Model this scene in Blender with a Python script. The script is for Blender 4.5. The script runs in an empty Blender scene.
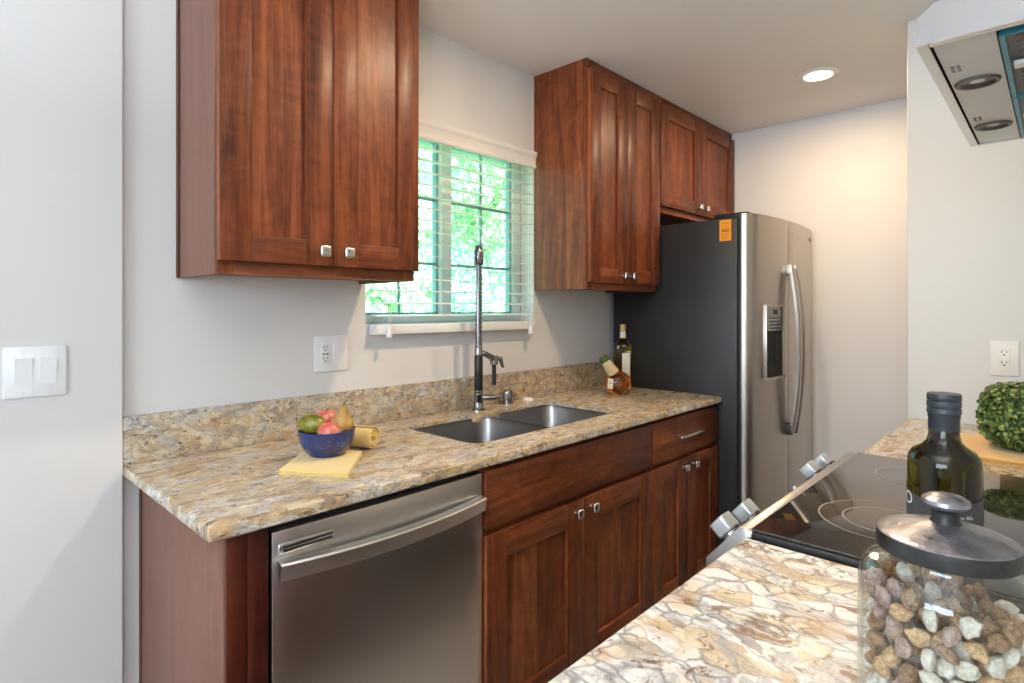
import bpy, bmesh, math, random
from mathutils import Vector, Matrix
PI = math.pi
R = math.radians
SC = bpy.context.scene
COL = SC.collection
random.seed(7)

# ------------------------------------------------------------------ camera
cam_data = bpy.data.cameras.new('camera')
cam = bpy.data.objects.new('camera', cam_data)
COL.objects.link(cam)
SC.camera = cam
cam_data.sensor_width = 36.0
cam_data.lens = 36.0 * 574.0 / 1024.0
cam_data.shift_y = -(341.5 - 308.67) / 1024.0
cam_data.clip_start = 0.02
cam.location = (0, -1.7993, 1.3272)
cam.rotation_euler = (R(90), 0, R(43.6673 - 90))

# ------------------------------------------------------------------ world, sun, big lights, exposure
SC.view_settings.view_transform = 'Standard'
SC.view_settings.look = 'None'
SC.view_settings.exposure = 0.0
SC.view_settings.gamma = 1.0
SC.view_settings.use_curve_mapping = False
SC.cycles.max_bounces = 12
SC.cycles.transparent_max_bounces = 16
SC.cycles.use_denoising = True
SC.cycles.sample_clamp_indirect = 6.0

world = bpy.data.worlds.new('sky')
SC.world = world
world.use_nodes = True
wn = world.node_tree.nodes
sky = wn.new('ShaderNodeTexSky')
sky.sky_type = 'NISHITA'
sky.sun_disc = False
sky.sun_elevation = R(48)
sky.sun_rotation = R(200)
sky.air_density = 1.0
wn['Background'].inputs['Strength'].default_value = 1.0
world.node_tree.links.new(sky.outputs[0], wn['Background'].inputs['Color'])


def light(name, kind, loc, rot, energy, color=(1, 1, 1), **kw):
    d = bpy.data.lights.new(name, kind)
    d.energy = energy
    d.color = color
    for k, v in kw.items():
        setattr(d, k, v)
    o = bpy.data.objects.new(name, d)
    o.location = loc
    o.rotation_euler = rot
    COL.objects.link(o)
    return o


light('sun', 'SUN', (0, -6, 9), (R(42), 0, R(-25)), 60.0, (1.0, 0.96, 0.90), angle=R(0.6))
# added unseen fill lamps, cool as daylight, left of and behind the camera
light('fill_left', 'AREA', (-2.9, -1.65, 1.70), (0, R(-90), 0), 88, (0.74, 0.87, 1.0),
      shape='RECTANGLE', size=1.1, size_y=2.2)
light('fill_rear', 'AREA', (-0.9, -4.5, 1.75), (R(90), 0, 0), 30, (0.86, 0.93, 1.0),
      shape='RECTANGLE', size=2.8, size_y=1.1)
# the photographer's flash, turned up at the dining room ceiling
light('bounce_flash', 'AREA', (-0.45, -1.9, 1.80), (R(180), 0, 0), 60, (0.90, 0.95, 1.0),
      shape='DISK', size=0.35)

# ------------------------------------------------------------------ node helpers


class NT:
    def __init__(self, name):
        self.m = bpy.data.materials.new(name)
        self.m.use_nodes = True
        self.n = self.m.node_tree.nodes
        self.l = self.m.node_tree.links
        self.b = self.n['Principled BSDF']

    def node(self, t, **kw):
        o = self.n.new(t)
        for k, v in kw.items():
            setattr(o, k, v)
        return o

    def set(self, sock, v):
        if hasattr(v, 'is_linked') or hasattr(v, 'links'):
            self.l.new(v, sock)
        else:
            if isinstance(v, (tuple, list)) and len(v) == 3 and sock.type == 'RGBA':
                v = (*v, 1)
            sock.default_value = v

    def math(self, op, a, b=0.0, clamp=False):
        o = self.node('ShaderNodeMath', operation=op, use_clamp=clamp)
        self.set(o.inputs[0], a)
        self.set(o.inputs[1], b)
        return o.outputs[0]

    def vmath(self, op, a, b=(0, 0, 0)):
        o = self.node('ShaderNodeVectorMath', operation=op)
        self.set(o.inputs[0], a)
        self.set(o.inputs[1], b)
        return o.outputs[0]

    def coords(self, scale=(1, 1, 1), rot=(0, 0, 0), loc=(0, 0, 0), out='Object'):
        t = self.node('ShaderNodeTexCoord')
        mp = self.node('ShaderNodeMapping')
        mp.inputs['Scale'].default_value = scale
        mp.inputs['Rotation'].default_value = rot
        mp.inputs['Location'].default_value = loc
        self.l.new(t.outputs[out], mp.inputs[0])
        return mp.outputs[0]

    def noise(self, vec, scale, detail=4, rough=0.55, dist=0.0, color=False):
        o = self.node('ShaderNodeTexNoise')
        if vec is not None:
            self.l.new(vec, o.inputs['Vector'])
        o.inputs['Scale'].default_value = scale
        o.inputs['Detail'].default_value = detail
        o.inputs['Roughness'].default_value = rough
        o.inputs['Distortion'].default_value = dist
        return o.outputs['Color' if color else 'Fac']

    def voronoi(self, vec, scale, feature='F1', out='Distance', rnd=1.0):
        o = self.node('ShaderNodeTexVoronoi', feature=feature)
        self.l.new(vec, o.inputs['Vector'])
        o.inputs['Scale'].default_value = scale
        o.inputs['Randomness'].default_value = rnd
        return o.outputs[out]

    def ramp(self, fac, stops, interp='LINEAR'):
        o = self.node('ShaderNodeValToRGB')
        o.color_ramp.interpolation = interp
        e = o.color_ramp.elements
        while len(e) < len(stops):
            e.new(0.5)
        for el, (p, c) in zip(e, stops):
            el.position = p
            el.color = (*c, 1) if not isinstance(c, (int, float)) else (c, c, c, 1)
        self.set(o.inputs[0], fac)
        return o.outputs[0]

    def mix(self, fac, a, b, mode='MIX'):
        o = self.node('ShaderNodeMix', data_type='RGBA', blend_type=mode)
        self.set(o.inputs[0], fac)
        self.set(o.inputs[6], a)
        self.set(o.inputs[7], b)
        return o.outputs[2]

    def bump(self, h, strength=0.2, dist=0.01):
        o = self.node('ShaderNodeBump')
        o.inputs['Strength'].default_value = strength
        o.inputs['Distance'].default_value = dist
        self.l.new(h, o.inputs['Height'])
        self.l.new(o.outputs[0], self.b.inputs['Normal'])

    def p(self, **kw):
        names = dict(color='Base Color', rough='Roughness', metal='Metallic', ior='IOR', trans='Transmission Weight',
                     coat='Coat Weight', coat_rough='Coat Roughness', aniso='Anisotropic', spec='Specular IOR Level',
                     sheen='Sheen Weight', sss='Subsurface Weight', emit='Emission Color', emit_s='Emission Strength', alpha='Alpha')
        for k, v in kw.items():
            self.set(self.b.inputs[names[k]], v)
        return self


M = {}


def plain(name, color, rough=0.5, metal=0.0, **kw):
    t = NT(name)
    nz = t.noise(t.coords(), 35, 3)
    c = t.mix(t.math('MULTIPLY', nz, 0.16), color, tuple(min(1, x * 0.55) for x in color))
    t.p(color=c, rough=rough, metal=metal, **kw)
    M[name] = t.m
    return t


def wall_paint(name, color, bump=0.05, scale=220):
    t = NT(name)
    v = t.coords()
    nz = t.noise(v, 2.0, 2)
    c = t.mix(nz, tuple(x * 0.98 for x in color), tuple(min(1, x * 1.02) for x in color))
    t.p(color=c, rough=0.55, spec=0.3)
    t.bump(t.noise(v, scale, 3), bump, 0.002)
    M[name] = t.m


wall_paint('wall_paint', (0.71, 0.705, 0.70))
wall_paint('ceiling_paint', (0.88, 0.86, 0.83), 0.12, 130)


def wood(name, axis, dark=(0.052, 0.0130, 0.0045), mid=(0.158, 0.041, 0.0135), lite=(0.275, 0.085, 0.030), rough=0.40, var=1.0):
    t = NT(name)
    geo = t.node('ShaderNodeNewGeometry')
    info = t.node('ShaderNodeObjectInfo')
    rnd = t.math('ADD', geo.outputs['Random Per Island'], info.outputs['Random'])
    tc = t.node('ShaderNodeTexCoord')
    off = t.node('ShaderNodeCombineXYZ')
    for i, k in enumerate((13.7, 7.1, 29.3)):
        t.l.new(t.math('MULTIPLY', rnd, k), off.inputs[i])
    v = t.vmath('ADD', tc.outputs['Object'], off.outputs[0])
    sc = [14.0, 14.0, 14.0]
    sc[axis] = 1.1
    v1 = t.vmath('MULTIPLY', v, tuple(sc))
    sc2 = [120.0, 120.0, 120.0]
    sc2[axis] = 3.0
    v2 = t.vmath('MULTIPLY', v, tuple(sc2))
    sc3 = [5.0, 5.0, 5.0]
    sc3[axis] = 6.0
    v3 = t.vmath('MULTIPLY', v, tuple(sc3))
    g = t.noise(v1, 1.0, 7, 0.66, 1.6)
    fine = t.noise(v2, 1.0, 3, 0.6)
    curl = t.noise(v3, 1.6, 4, 0.6, 2.0)
    f = t.math('ADD', t.math('MULTIPLY', g, 0.62), t.math('MULTIPLY', fine, 0.16))
    f = t.math('ADD', f, t.math('MULTIPLY', curl, 0.22))
    f = t.math('ADD', f, t.math('MULTIPLY', t.math('SUBTRACT', geo.outputs['Random Per Island'], 0.5), 0.13 * var))
    c = t.ramp(f, [(0.35, dark), (0.50, mid), (0.64, lite)])
    t.p(color=c, rough=t.ramp(fine, [(0.2, rough - 0.06), (0.8, rough + 0.08)]), spec=0.26, coat=0.06, coat_rough=0.28)
    t.bump(fine, 0.05, 0.0015)
    M[name] = t.m


wood('cherry_vertical', 2)
wood('cherry_horizontal', 0)
wood('cherry_side', 1)
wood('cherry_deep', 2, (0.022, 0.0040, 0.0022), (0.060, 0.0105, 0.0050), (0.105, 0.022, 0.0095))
wood('veneer_side', 2, (0.150, 0.066, 0.042), (0.185, 0.084, 0.056), (0.220, 0.105, 0.072), 0.42, 0.3)


def granite(name, seed, streak, palette, s=1.0, rot=0.0, vein=1.0, spot=1.0, speck=1.0, cell=0.25, warp=0.11, flow_k=0.62, sharp=1.4, gloss=0.14, blot_t=0.585, vw=0.11, blot_c=(0.13, 0.060, 0.022), vein_c=(0.13, 0.125, 0.13), vm=(0.42, 0.60), grain_k=0.30):
    """cream base with pale crystals, grey veining, rusty blotches and black specks"""
    t = NT(name)
    base = t.coords(scale=streak, rot=(0, 0, rot), loc=(seed, seed * 0.7, seed * 1.3))
    wob = t.noise(base, 5.5 * s, 4, 0.6, color=True)
    v = t.vmath('ADD', base, t.vmath('MULTIPLY', t.vmath('SUBTRACT', wob, (0.5, 0.5, 0.5)), (warp, warp, warp)))
    cells = t.voronoi(v, 24 * s, 'F1', 'Color')
    sep = t.node('ShaderNodeSeparateColor')
    t.l.new(cells, sep.inputs[0])
    big = t.noise(v, 8 * s, 9, 0.74, 0.6)
    mixf = t.math('ADD', t.math('MULTIPLY', sep.outputs[0], cell), t.math('MULTIPLY', big, 1 - cell))
    c = t.ramp(mixf, palette)
    edge = t.voronoi(v, 24 * s, 'DISTANCE_TO_EDGE', 'Distance')
    vmask = t.ramp(t.noise(v, 8 * s, 3, 0.6), [(vm[0], 0.0), (vm[1], 1.0)])
    vein1 = t.math('MULTIPLY', t.ramp(edge, [(0.0, 1.0), (vw, 0.0)]), vmask)
    c = t.mix(t.math('MULTIPLY', vein1, 0.8 * vein, True), c, vein_c)
    flow = t.noise(v, 4.6 * s, 6, 0.7, sharp)
    band = t.ramp(t.math('ABSOLUTE', t.math('SUBTRACT', flow, 0.5)), [(0.0, 1.0), (0.045, 0.0)])
    c = t.mix(t.math('MULTIPLY', band, flow_k * vein, True), c, (0.20, 0.20, 0.225))
    gold = t.ramp(t.noise(v, 11 * s, 4, 0.6, 0.5), [(0.54, 0.0), (0.66, 1.0)])
    c = t.mix(t.math('MULTIPLY', gold, 0.6 * spot, True), c, (0.50, 0.30, 0.115))
    blot = t.ramp(t.noise(t.vmath('ADD', v, (3.1, 1.7, 0.4)), 19 * s, 5, 0.68, 0.8), [(blot_t, 0.0), (blot_t + 0.05, 1.0)])
    c = t.mix(t.math('MULTIPLY', blot, 0.85 * spot, True), c, blot_c)
    sp = t.ramp(t.noise(t.vmath('ADD', v, (9.1, 4.7, 2.4)), 48 * s, 3, 0.6), [(0.635, 0.0), (0.685, 1.0)])
    c = t.mix(t.math('MULTIPLY', sp, 0.85 * speck, True), c, (0.035, 0.030, 0.030))
    grain = t.noise(v, 230 * s, 3, 0.7)
    c = t.mix(t.ramp(grain, [(0.35, grain_k), (0.55, 0.0)]), c, (0.24, 0.20, 0.16))
    t.p(color=c, rough=t.ramp(grain, [(0.3, gloss), (0.8, gloss + 0.10)]), spec=0.5)
    M[name] = t.m


granite('granite_tan', 1.3, (0.62, 1.25, 1.25),
        [(0.32, (0.13, 0.12, 0.12)), (0.42, (0.46, 0.33, 0.17)), (0.49, (0.72, 0.59, 0.38)), (0.56, (0.52, 0.49, 0.45)), (0.66, (0.86, 0.81, 0.71))],
        s=1.45, rot=R(-14), vein=0.8, spot=0.85, speck=1.3, cell=0.16)
granite('granite_splash', 4.3, (0.8, 0.8, 1.25),
        [(0.32, (0.15, 0.14, 0.14)), (0.43, (0.42, 0.32, 0.20)), (0.52, (0.62, 0.51, 0.34)), (0.60, (0.46, 0.43, 0.39)), (0.72, (0.70, 0.64, 0.54))],
        s=1.6, rot=R(10), vein=0.9, spot=0.9, speck=1.4, cell=0.15)
granite('granite_white', 8.2, (1.15, 0.80, 1.0),
        [(0.30, (0.40, 0.39, 0.40)), (0.37, (0.66, 0.53, 0.34)), (0.43, (0.80, 0.73, 0.59)), (0.49, (0.83, 0.82, 0.79)), (0.75, (0.87, 0.87, 0.87))],
        s=1.25, rot=R(35), vein=1.0, spot=0.95, speck=0.9, cell=0.30, warp=0.075, flow_k=0.6, sharp=0.7, gloss=0.30, blot_t=0.57, vw=0.10,
        blot_c=(0.17, 0.080, 0.026), vein_c=(0.085, 0.09, 0.11), vm=(0.41, 0.56), grain_k=0.12)


def steel(name, color, rough, axis, amount=0.10, metal=1.0):
    t = NT(name)
    nz = t.noise(t.coords(), 3.0, 2, 0.5)
    c = t.mix(nz, tuple(x * 0.97 for x in color), tuple(min(1, x * 1.03) for x in color))
    t.p(color=c, metal=metal, rough=rough)
    M[name] = t.m


steel('steel_brushed', (0.76, 0.75, 0.74), 0.30, 0)
steel('steel_fridge', (0.50, 0.455, 0.405), 0.33, 0)
steel('steel_hood', (0.155, 0.148, 0.145), 0.40, 1)
steel('steel_sink', (0.32, 0.31, 0.30), 0.30, 2)
steel('steel_range', (0.40, 0.385, 0.37), 0.30, 0)
steel('nickel', (0.66, 0.64, 0.60), 0.26, 2, 0.04)
steel('chrome', (0.34, 0.34, 0.34), 0.14, 2, 0.04)
steel('chrome_dark', (0.24, 0.24, 0.245), 0.22, 2, 0.05)
plain('knob_silver', (0.58, 0.61, 0.62), 0.36, 0.75)
plain('hood_panel', (0.74, 0.72, 0.69), 0.42, 0.2)
plain('blue_film', (0.035, 0.27, 0.38), 0.35)
plain('filter_grey', (0.17, 0.165, 0.16), 0.5, 0.4)
plain('white_plastic', (0.86, 0.87, 0.89), 0.30)
plain('ivory_plastic', (0.84, 0.82, 0.78), 0.30)
plain('dark_slot', (0.035, 0.035, 0.04), 0.6)
plain('shadow_gap', (0.012, 0.010, 0.010), 0.8)
plain('grey_print', (0.22, 0.22, 0.22), 0.6)
plain('black_rubber', (0.012, 0.012, 0.013), 0.42)
plain('charcoal_paint', (0.013, 0.0135, 0.015), 0.42)
plain('white_paint', (0.90, 0.91, 0.91), 0.35)
plain('blind_white', (0.88, 0.90, 0.90), 0.4)
plain('valance_white', (0.76, 0.75, 0.75), 0.4)
plain('sash_veiled', (0.34, 0.47, 0.48), 0.4)  # base colour lightened toward teal to carry the window's glare veil
plain('orange_tag', (0.85, 0.34, 0.015), 0.6)
plain('tag_print', (0.22, 0.07, 0.01), 0.7)
plain('floor_tile', (0.28, 0.25, 0.225), 0.35)
plain('bark', (0.50, 0.47, 0.43), 0.9)
plain('soffit', (0.80, 0.80, 0.78), 0.8)
plain('lawn', (0.10, 0.20, 0.05), 0.9)
plain('fruit_stem', (0.045, 0.028, 0.012), 0.7)
plain('napkin_yellow', (0.82, 0.60, 0.21), 0.85, sheen=0.3)
plain('napkin_gold', (0.72, 0.43, 0.10), 0.85, sheen=0.3)
plain('label_dark', (0.040, 0.042, 0.044), 0.6)
plain('label_text', (0.70, 0.70, 0.68), 0.6)
plain('label_cream', (0.74, 0.66, 0.48), 0.7)
plain('label_white', (0.62, 0.60, 0.54), 0.7)
plain('straw_wrap', (0.58, 0.48, 0.30), 0.9)
plain('green_cap', (0.045, 0.085, 0.020), 0.6)
plain('gold_cap', (0.42, 0.30, 0.10), 0.45, 0.3)
plain('cap_blue_black', (0.018, 0.026, 0.036), 0.42)
plain('seal_blue_black', (0.014, 0.020, 0.028), 0.36)
for nm_, a_, b_ in (('shell_tan', (0.42, 0.23, 0.10), (0.80, 0.52, 0.27)), ('shell_brown', (0.20, 0.10, 0.05), (0.46, 0.27, 0.14)),
                    ('shell_white', (0.66, 0.56, 0.42), (0.92, 0.85, 0.73)), ('shell_mauve', (0.32, 0.19, 0.15), (0.58, 0.41, 0.34))):
    t = NT(nm_)
    v = t.coords()
    nz = t.noise(v, 210, 5, 0.7)
    t.p(color=t.ramp(nz, [(0.38, a_), (0.60, b_)]), rough=0.7)
    t.bump(nz, 0.6, 0.002)
    M[nm_] = t.m


t = NT('pewter_lid')
v = t.coords()
nz = t.noise(v, 26, 5, 0.65)
t.p(color=t.ramp(nz, [(0.35, (0.17, 0.17, 0.20)), (0.65, (0.42, 0.42, 0.46))]), metal=0.9, rough=t.ramp(nz, [(0.3, 0.24), (0.75, 0.44)]))
t.bump(t.noise(v, 40, 3), 0.35, 0.004)
M['pewter_lid'] = t.m
t = NT('pewter_rim')
v = t.coords()
nz = t.noise(v, 30, 5, 0.65)
t.p(color=t.ramp(nz, [(0.4, (0.012, 0.013, 0.013)), (0.75, (0.05, 0.052, 0.052))]), metal=0.3, rough=0.42)
t.bump(nz, 0.3, 0.003)
M['pewter_rim'] = t.m

# cobalt glaze with pale scroll marks round the upper half
t = NT('cobalt_glaze')
v = t.coords()
w = t.voronoi(t.vmath('ADD', v, t.vmath('MULTIPLY', t.noise(v, 60, 3, color=True), (0.02, 0.02, 0.02))), 75, 'DISTANCE_TO_EDGE')
sx = t.node('ShaderNodeSeparateXYZ')
t.l.new(v, sx.inputs[0])
band = t.math('MULTIPLY', t.math('GREATER_THAN', sx.outputs[2], 0.028), t.math('LESS_THAN', sx.outputs[2], 0.052))
mark = t.math('MULTIPLY', t.math('MULTIPLY', t.ramp(w, [(0.02, 1.0), (0.09, 0.0)]), band), t.ramp(t.noise(v, 45, 2), [(0.42, 0.0), (0.58, 0.8)]))
t.p(color=t.mix(mark, (0.007, 0.022, 0.135), (0.06, 0.16, 0.33)), rough=0.16, coat=0.5)
M['cobalt_glaze'] = t.m


def fruit(name, a, b, scale=30, rough=0.3):
    t = NT(name)
    v = t.coords()
    t.p(color=t.ramp(t.noise(v, scale, 4, 0.6, 0.4), [(0.36, a), (0.64, b)]), rough=rough, sss=0.05)
    M[name] = t.m


fruit('apple_skin', (0.50, 0.045, 0.060), (0.66, 0.30, 0.19), 34)
fruit('mango_skin', (0.10, 0.115, 0.008), (0.26, 0.22, 0.020), 22)
fruit('pear_skin', (0.33, 0.17, 0.040), (0.50, 0.33, 0.09), 28, 0.42)

t = NT('boxwood_leaf')
geo = t.node('ShaderNodeNewGeometry')
t.p(color=t.ramp(geo.outputs['Random Per Island'], [(0.0, (0.022, 0.055, 0.008)), (0.6, (0.085, 0.155, 0.025)), (1.0, (0.27, 0.34, 0.090))]), rough=0.5)
M['boxwood_leaf'] = t.m
for nm, a, b, c in (('leaf_bright', (0.16, 0.34, 0.14), (0.40, 0.58, 0.30), (0.70, 0.80, 0.56)),
                    ('leaf_deep', (0.10, 0.28, 0.17), (0.27, 0.47, 0.34), (0.55, 0.70, 0.55))):
    t = NT(nm)
    geo = t.node('ShaderNodeNewGeometry')
    t.p(color=t.ramp(geo.outputs['Random Per Island'], [(0.0, a), (0.55, b), (1.0, c)]), rough=0.6)
    tr = t.node('ShaderNodeBsdfTranslucent')
    tr.inputs[0].default_value = (*c, 1)
    mx = t.node('ShaderNodeMixShader')
    mx.inputs[0].default_value = 0.4
    t.l.new(t.b.outputs[0], mx.inputs[1])
    t.l.new(tr.outputs[0], mx.inputs[2])
    t.l.new(mx.outputs[0], t.n['Material Output'].inputs[0])
    M[nm] = t.m


def thin_glass(name, tint, refl_ior=1.5, rough=0.0, bump=0.0):
    """a thin pane or blown wall: passes light straight on and mirrors by Fresnel"""
    t = NT(name)
    tr = t.node('ShaderNodeBsdfTransparent')
    tr.inputs[0].default_value = (*tint, 1)
    gl = t.node('ShaderNodeBsdfGlossy')
    gl.inputs['Roughness'].default_value = rough
    gl.inputs['Color'].default_value = (1, 1, 1, 1)
    fr = t.node('ShaderNodeLayerWeight')
    if bump:
        bp = t.node('ShaderNodeBump')
        bp.inputs['Strength'].default_value = bump
        bp.inputs['Distance'].default_value = 0.004
        t.l.new(t.noise(t.coords(), 38, 2), bp.inputs['Height'])
        t.l.new(bp.outputs[0], gl.inputs['Normal'])
        t.l.new(bp.outputs[0], fr.inputs['Normal'])
    mx = t.node('ShaderNodeMixShader')
    # Schlick's formula from the facing ratio, the same from both sides of the wall
    f0 = ((refl_ior - 1) / (refl_ior + 1)) ** 2
    t.l.new(t.math('ADD', t.math('MULTIPLY', t.math('POWER', fr.outputs['Facing'], 5.0), 1 - f0), f0), mx.inputs[0])
    t.l.new(tr.outputs[0], mx.inputs[1])
    t.l.new(gl.outputs[0], mx.inputs[2])
    t.l.new(mx.outputs[0], t.n['Material Output'].inputs[0])
    M[name] = t.m


thin_glass('window_glass', (0.72, 0.95, 0.92))
thin_glass('jar_glass', (0.93, 0.955, 0.96), 1.5, 0.02, 0.35)
for nm, c in (('olive_glass', (0.115, 0.10, 0.005)), ('amber_liquor', (0.97, 0.32, 0.06)), ('golden_oil', (0.82, 0.62, 0.10))):
    t = NT(nm)
    t.p(color=c, trans=1.0, rough=0.02, ior=1.45)
    M[nm] = t.m

t = NT('cooktop_glass')
t.p(color=(0.016, 0.014, 0.012), rough=0.05, ior=1.8)
M['cooktop_glass'] = t.m
plain('ring_print', (0.34, 0.31, 0.27), 0.35)

t = NT('lamp_glow')
t.p(color=(0.9, 0.85, 0.8), emit=(1.0, 0.86, 0.66), emit_s=14.0)
M['lamp_glow'] = t.m

# ------------------------------------------------------------------ geometry helpers


class MB:
    """collects shapes in world coordinates; build() links them as ONE mesh object"""

    def __init__(self):
        self.v, self.f, self.m = [], [], []

    def add(self, verts, faces, mat=0):
        o = len(self.v)
        self.v += [tuple(p) for p in verts]
        for f in faces:
            self.f.append(tuple(i + o for i in f))
            self.m.append(mat)
        return self

    def add_bm(self, bm, mat=0, mtx=None):
        bm.verts.index_update()
        vs = [(mtx @ p.co) if mtx else p.co.copy() for p in bm.verts]
        self.add(vs, [[q.index for q in f.verts] for f in bm.faces], mat)
        bm.free()
        return self

    def box(self, x0, x1, y0, y1, z0, z1, bev=0.0, mat=0, seg=2, mtx=None):
        x0, x1 = min(x0, x1), max(x0, x1)
        y0, y1 = min(y0, y1), max(y0, y1)
        z0, z1 = min(z0, z1), max(z0, z1)
        bm = bmesh.new()
        bmesh.ops.create_cube(bm, size=1.0, matrix=Matrix.Translation(((x0 + x1) / 2, (y0 + y1) / 2, (z0 + z1) / 2)) @ Matrix.Diagonal((x1 - x0, y1 - y0, z1 - z0, 1)))
        if bev:
            bmesh.ops.bevel(bm, geom=bm.edges[:], offset=bev, segments=seg, affect='EDGES', profile=0.5)
        return self.add_bm(bm, mat, mtx)

    def prism(self, pts, ext, mat=0, bev=0.0, mtx=None):
        """pts: 3D polygon, ext: extrusion vector"""
        bm = bmesh.new()
        vs = [bm.verts.new(p) for p in pts]
        f = bm.faces.new(vs)
        r = bmesh.ops.extrude_face_region(bm, geom=[f])
        bmesh.ops.translate(bm, vec=Vector(ext), verts=[q for q in r['geom'] if isinstance(q, bmesh.types.BMVert)])
        bmesh.ops.recalc_face_normals(bm, faces=bm.faces[:])
        if bev:
            bmesh.ops.bevel(bm, geom=bm.edges[:], offset=bev, segments=2, affect='EDGES', profile=0.5)
        return self.add_bm(bm, mat, mtx)

    def lathe(self, prof, c=(0, 0, 0), seg=32, mat=0, mtx=None, sx=1.0, sy=1.0):
        """profile of (r, z), bottom to top on the outside"""
        vs, fs, rings = [], [], []
        for r, z in prof:
            if r < 1e-6:
                rings.append([len(vs)])
                vs.append(Vector((0, 0, z)))
            else:
                rings.append(list(range(len(vs), len(vs) + seg)))
                for k in range(seg):
                    a = 2 * PI * k / seg
                    vs.append(Vector((r * math.cos(a) * sx, r * math.sin(a) * sy, z)))
        for a, b in zip(rings, rings[1:]):
            for k in range(seg):
                k2 = (k + 1) % seg
                if len(a) == 1 and len(b) == 1:
                    continue
                if len(a) == 1:
                    fs.append((a[0], b[k2], b[k]))
                elif len(b) == 1:
                    fs.append((a[k], a[k2], b[0]))
                else:
                    fs.append((a[k], a[k2], b[k2], b[k]))
        T = Matrix.Translation(c)
        if mtx:
            T = T @ mtx
        return self.add([T @ p for p in vs], fs, mat)

    def cyl(self, p0, p1, r, seg=20, mat=0, r1=None):
        return self.tube([p0, p1], r if r1 is None else [r, r1], seg, mat)

    def tube(self, path, r, seg=10, mat=0, cap=True, flat=None):
        path = [Vector(p) for p in path]
        n = len(path)
        rs = r if isinstance(r, (list, tuple)) else [r] * n
        tang = []
        for i in range(n):
            d = path[min(i + 1, n - 1)] - path[max(i - 1, 0)]
            tang.append(d.normalized())
        up = Vector((0, 0, 1)) if abs(tang[0].z) < 0.9 else Vector((1, 0, 0))
        u = tang[0].cross(up).normalized()
        vs, fs = [], []
        for i in range(n):
            u = (u - tang[i] * u.dot(tang[i])).normalized()
            w = tang[i].cross(u)
            for k in range(seg):
                a = 2 * PI * k / seg
                vs.append(path[i] + (u * math.cos(a) + w * math.sin(a)) * rs[i])
        for i in range(n - 1):
            for k in range(seg):
                k2 = (k + 1) % seg
                fs.append((i * seg + k, i * seg + k2, (i + 1) * seg + k2, (i + 1) * seg + k))
        if cap:
            fs.append(tuple(range(seg))[::-1])
            fs.append(tuple((n - 1) * seg + k for k in range(seg)))
        return self.add(vs, fs, mat)

    def ball(self, c, r, mat=0, sub=2, scale=(1, 1, 1), mtx=None):
        bm = bmesh.new()
        bmesh.ops.create_icosphere(bm, subdivisions=sub, radius=r, matrix=Matrix.Diagonal((*scale, 1)))
        T = Matrix.Translation(c)
        if mtx:
            T = T @ mtx
        return self.add_bm(bm, mat, T)

    def build(self, name, mats, parent=None, origin=None, smooth=True, angle=38):
        if not isinstance(mats, (list, tuple)):
            mats = [mats]
        if parent is not None:
            root = parent
            origin = Vector(root['_o'])
        elif origin is None:
            xs, ys, zs = zip(*self.v)
            origin = Vector(((min(xs) + max(xs)) / 2, (min(ys) + max(ys)) / 2, min(zs)))
        origin = Vector(origin)
        me = bpy.data.meshes.new(name)
        me.from_pydata([Vector(p) - origin for p in self.v], [], self.f)
        for k in mats:
            me.materials.append(M[k])
        me.polygons.foreach_set('material_index', self.m)
        bm = bmesh.new()
        bm.from_mesh(me)
        bmesh.ops.recalc_face_normals(bm, faces=bm.faces[:])
        bm.to_mesh(me)
        bm.free()
        if smooth:
            me.polygons.foreach_set('use_smooth', [True] * len(me.polygons))
            me.set_sharp_from_angle(angle=R(angle))
        o = bpy.data.objects.new(name, me)
        COL.objects.link(o)
        if parent is not None:
            o.parent = parent
        else:
            o.location = origin
        o['_o'] = tuple(origin)
        return o


def tag(o, label, cat, group=None):
    o['label'] = label
    o['category'] = cat
    if group:
        o['group'] = group
    return o


def thing(name, label, cat, loc, group=None):
    o = bpy.data.objects.new(name, None)
    o.empty_display_size = 0.05
    COL.objects.link(o)
    o.location = loc
    o['_o'] = tuple(loc)
    return tag(o, label, cat, group)


def struct(o):
    o['kind'] = 'structure'
    return o


def rot_to(axis):
    """matrix turning +z onto axis"""
    return Vector((0, 0, 1)).rotation_difference(Vector(axis).normalized()).to_matrix().to_4x4()


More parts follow.
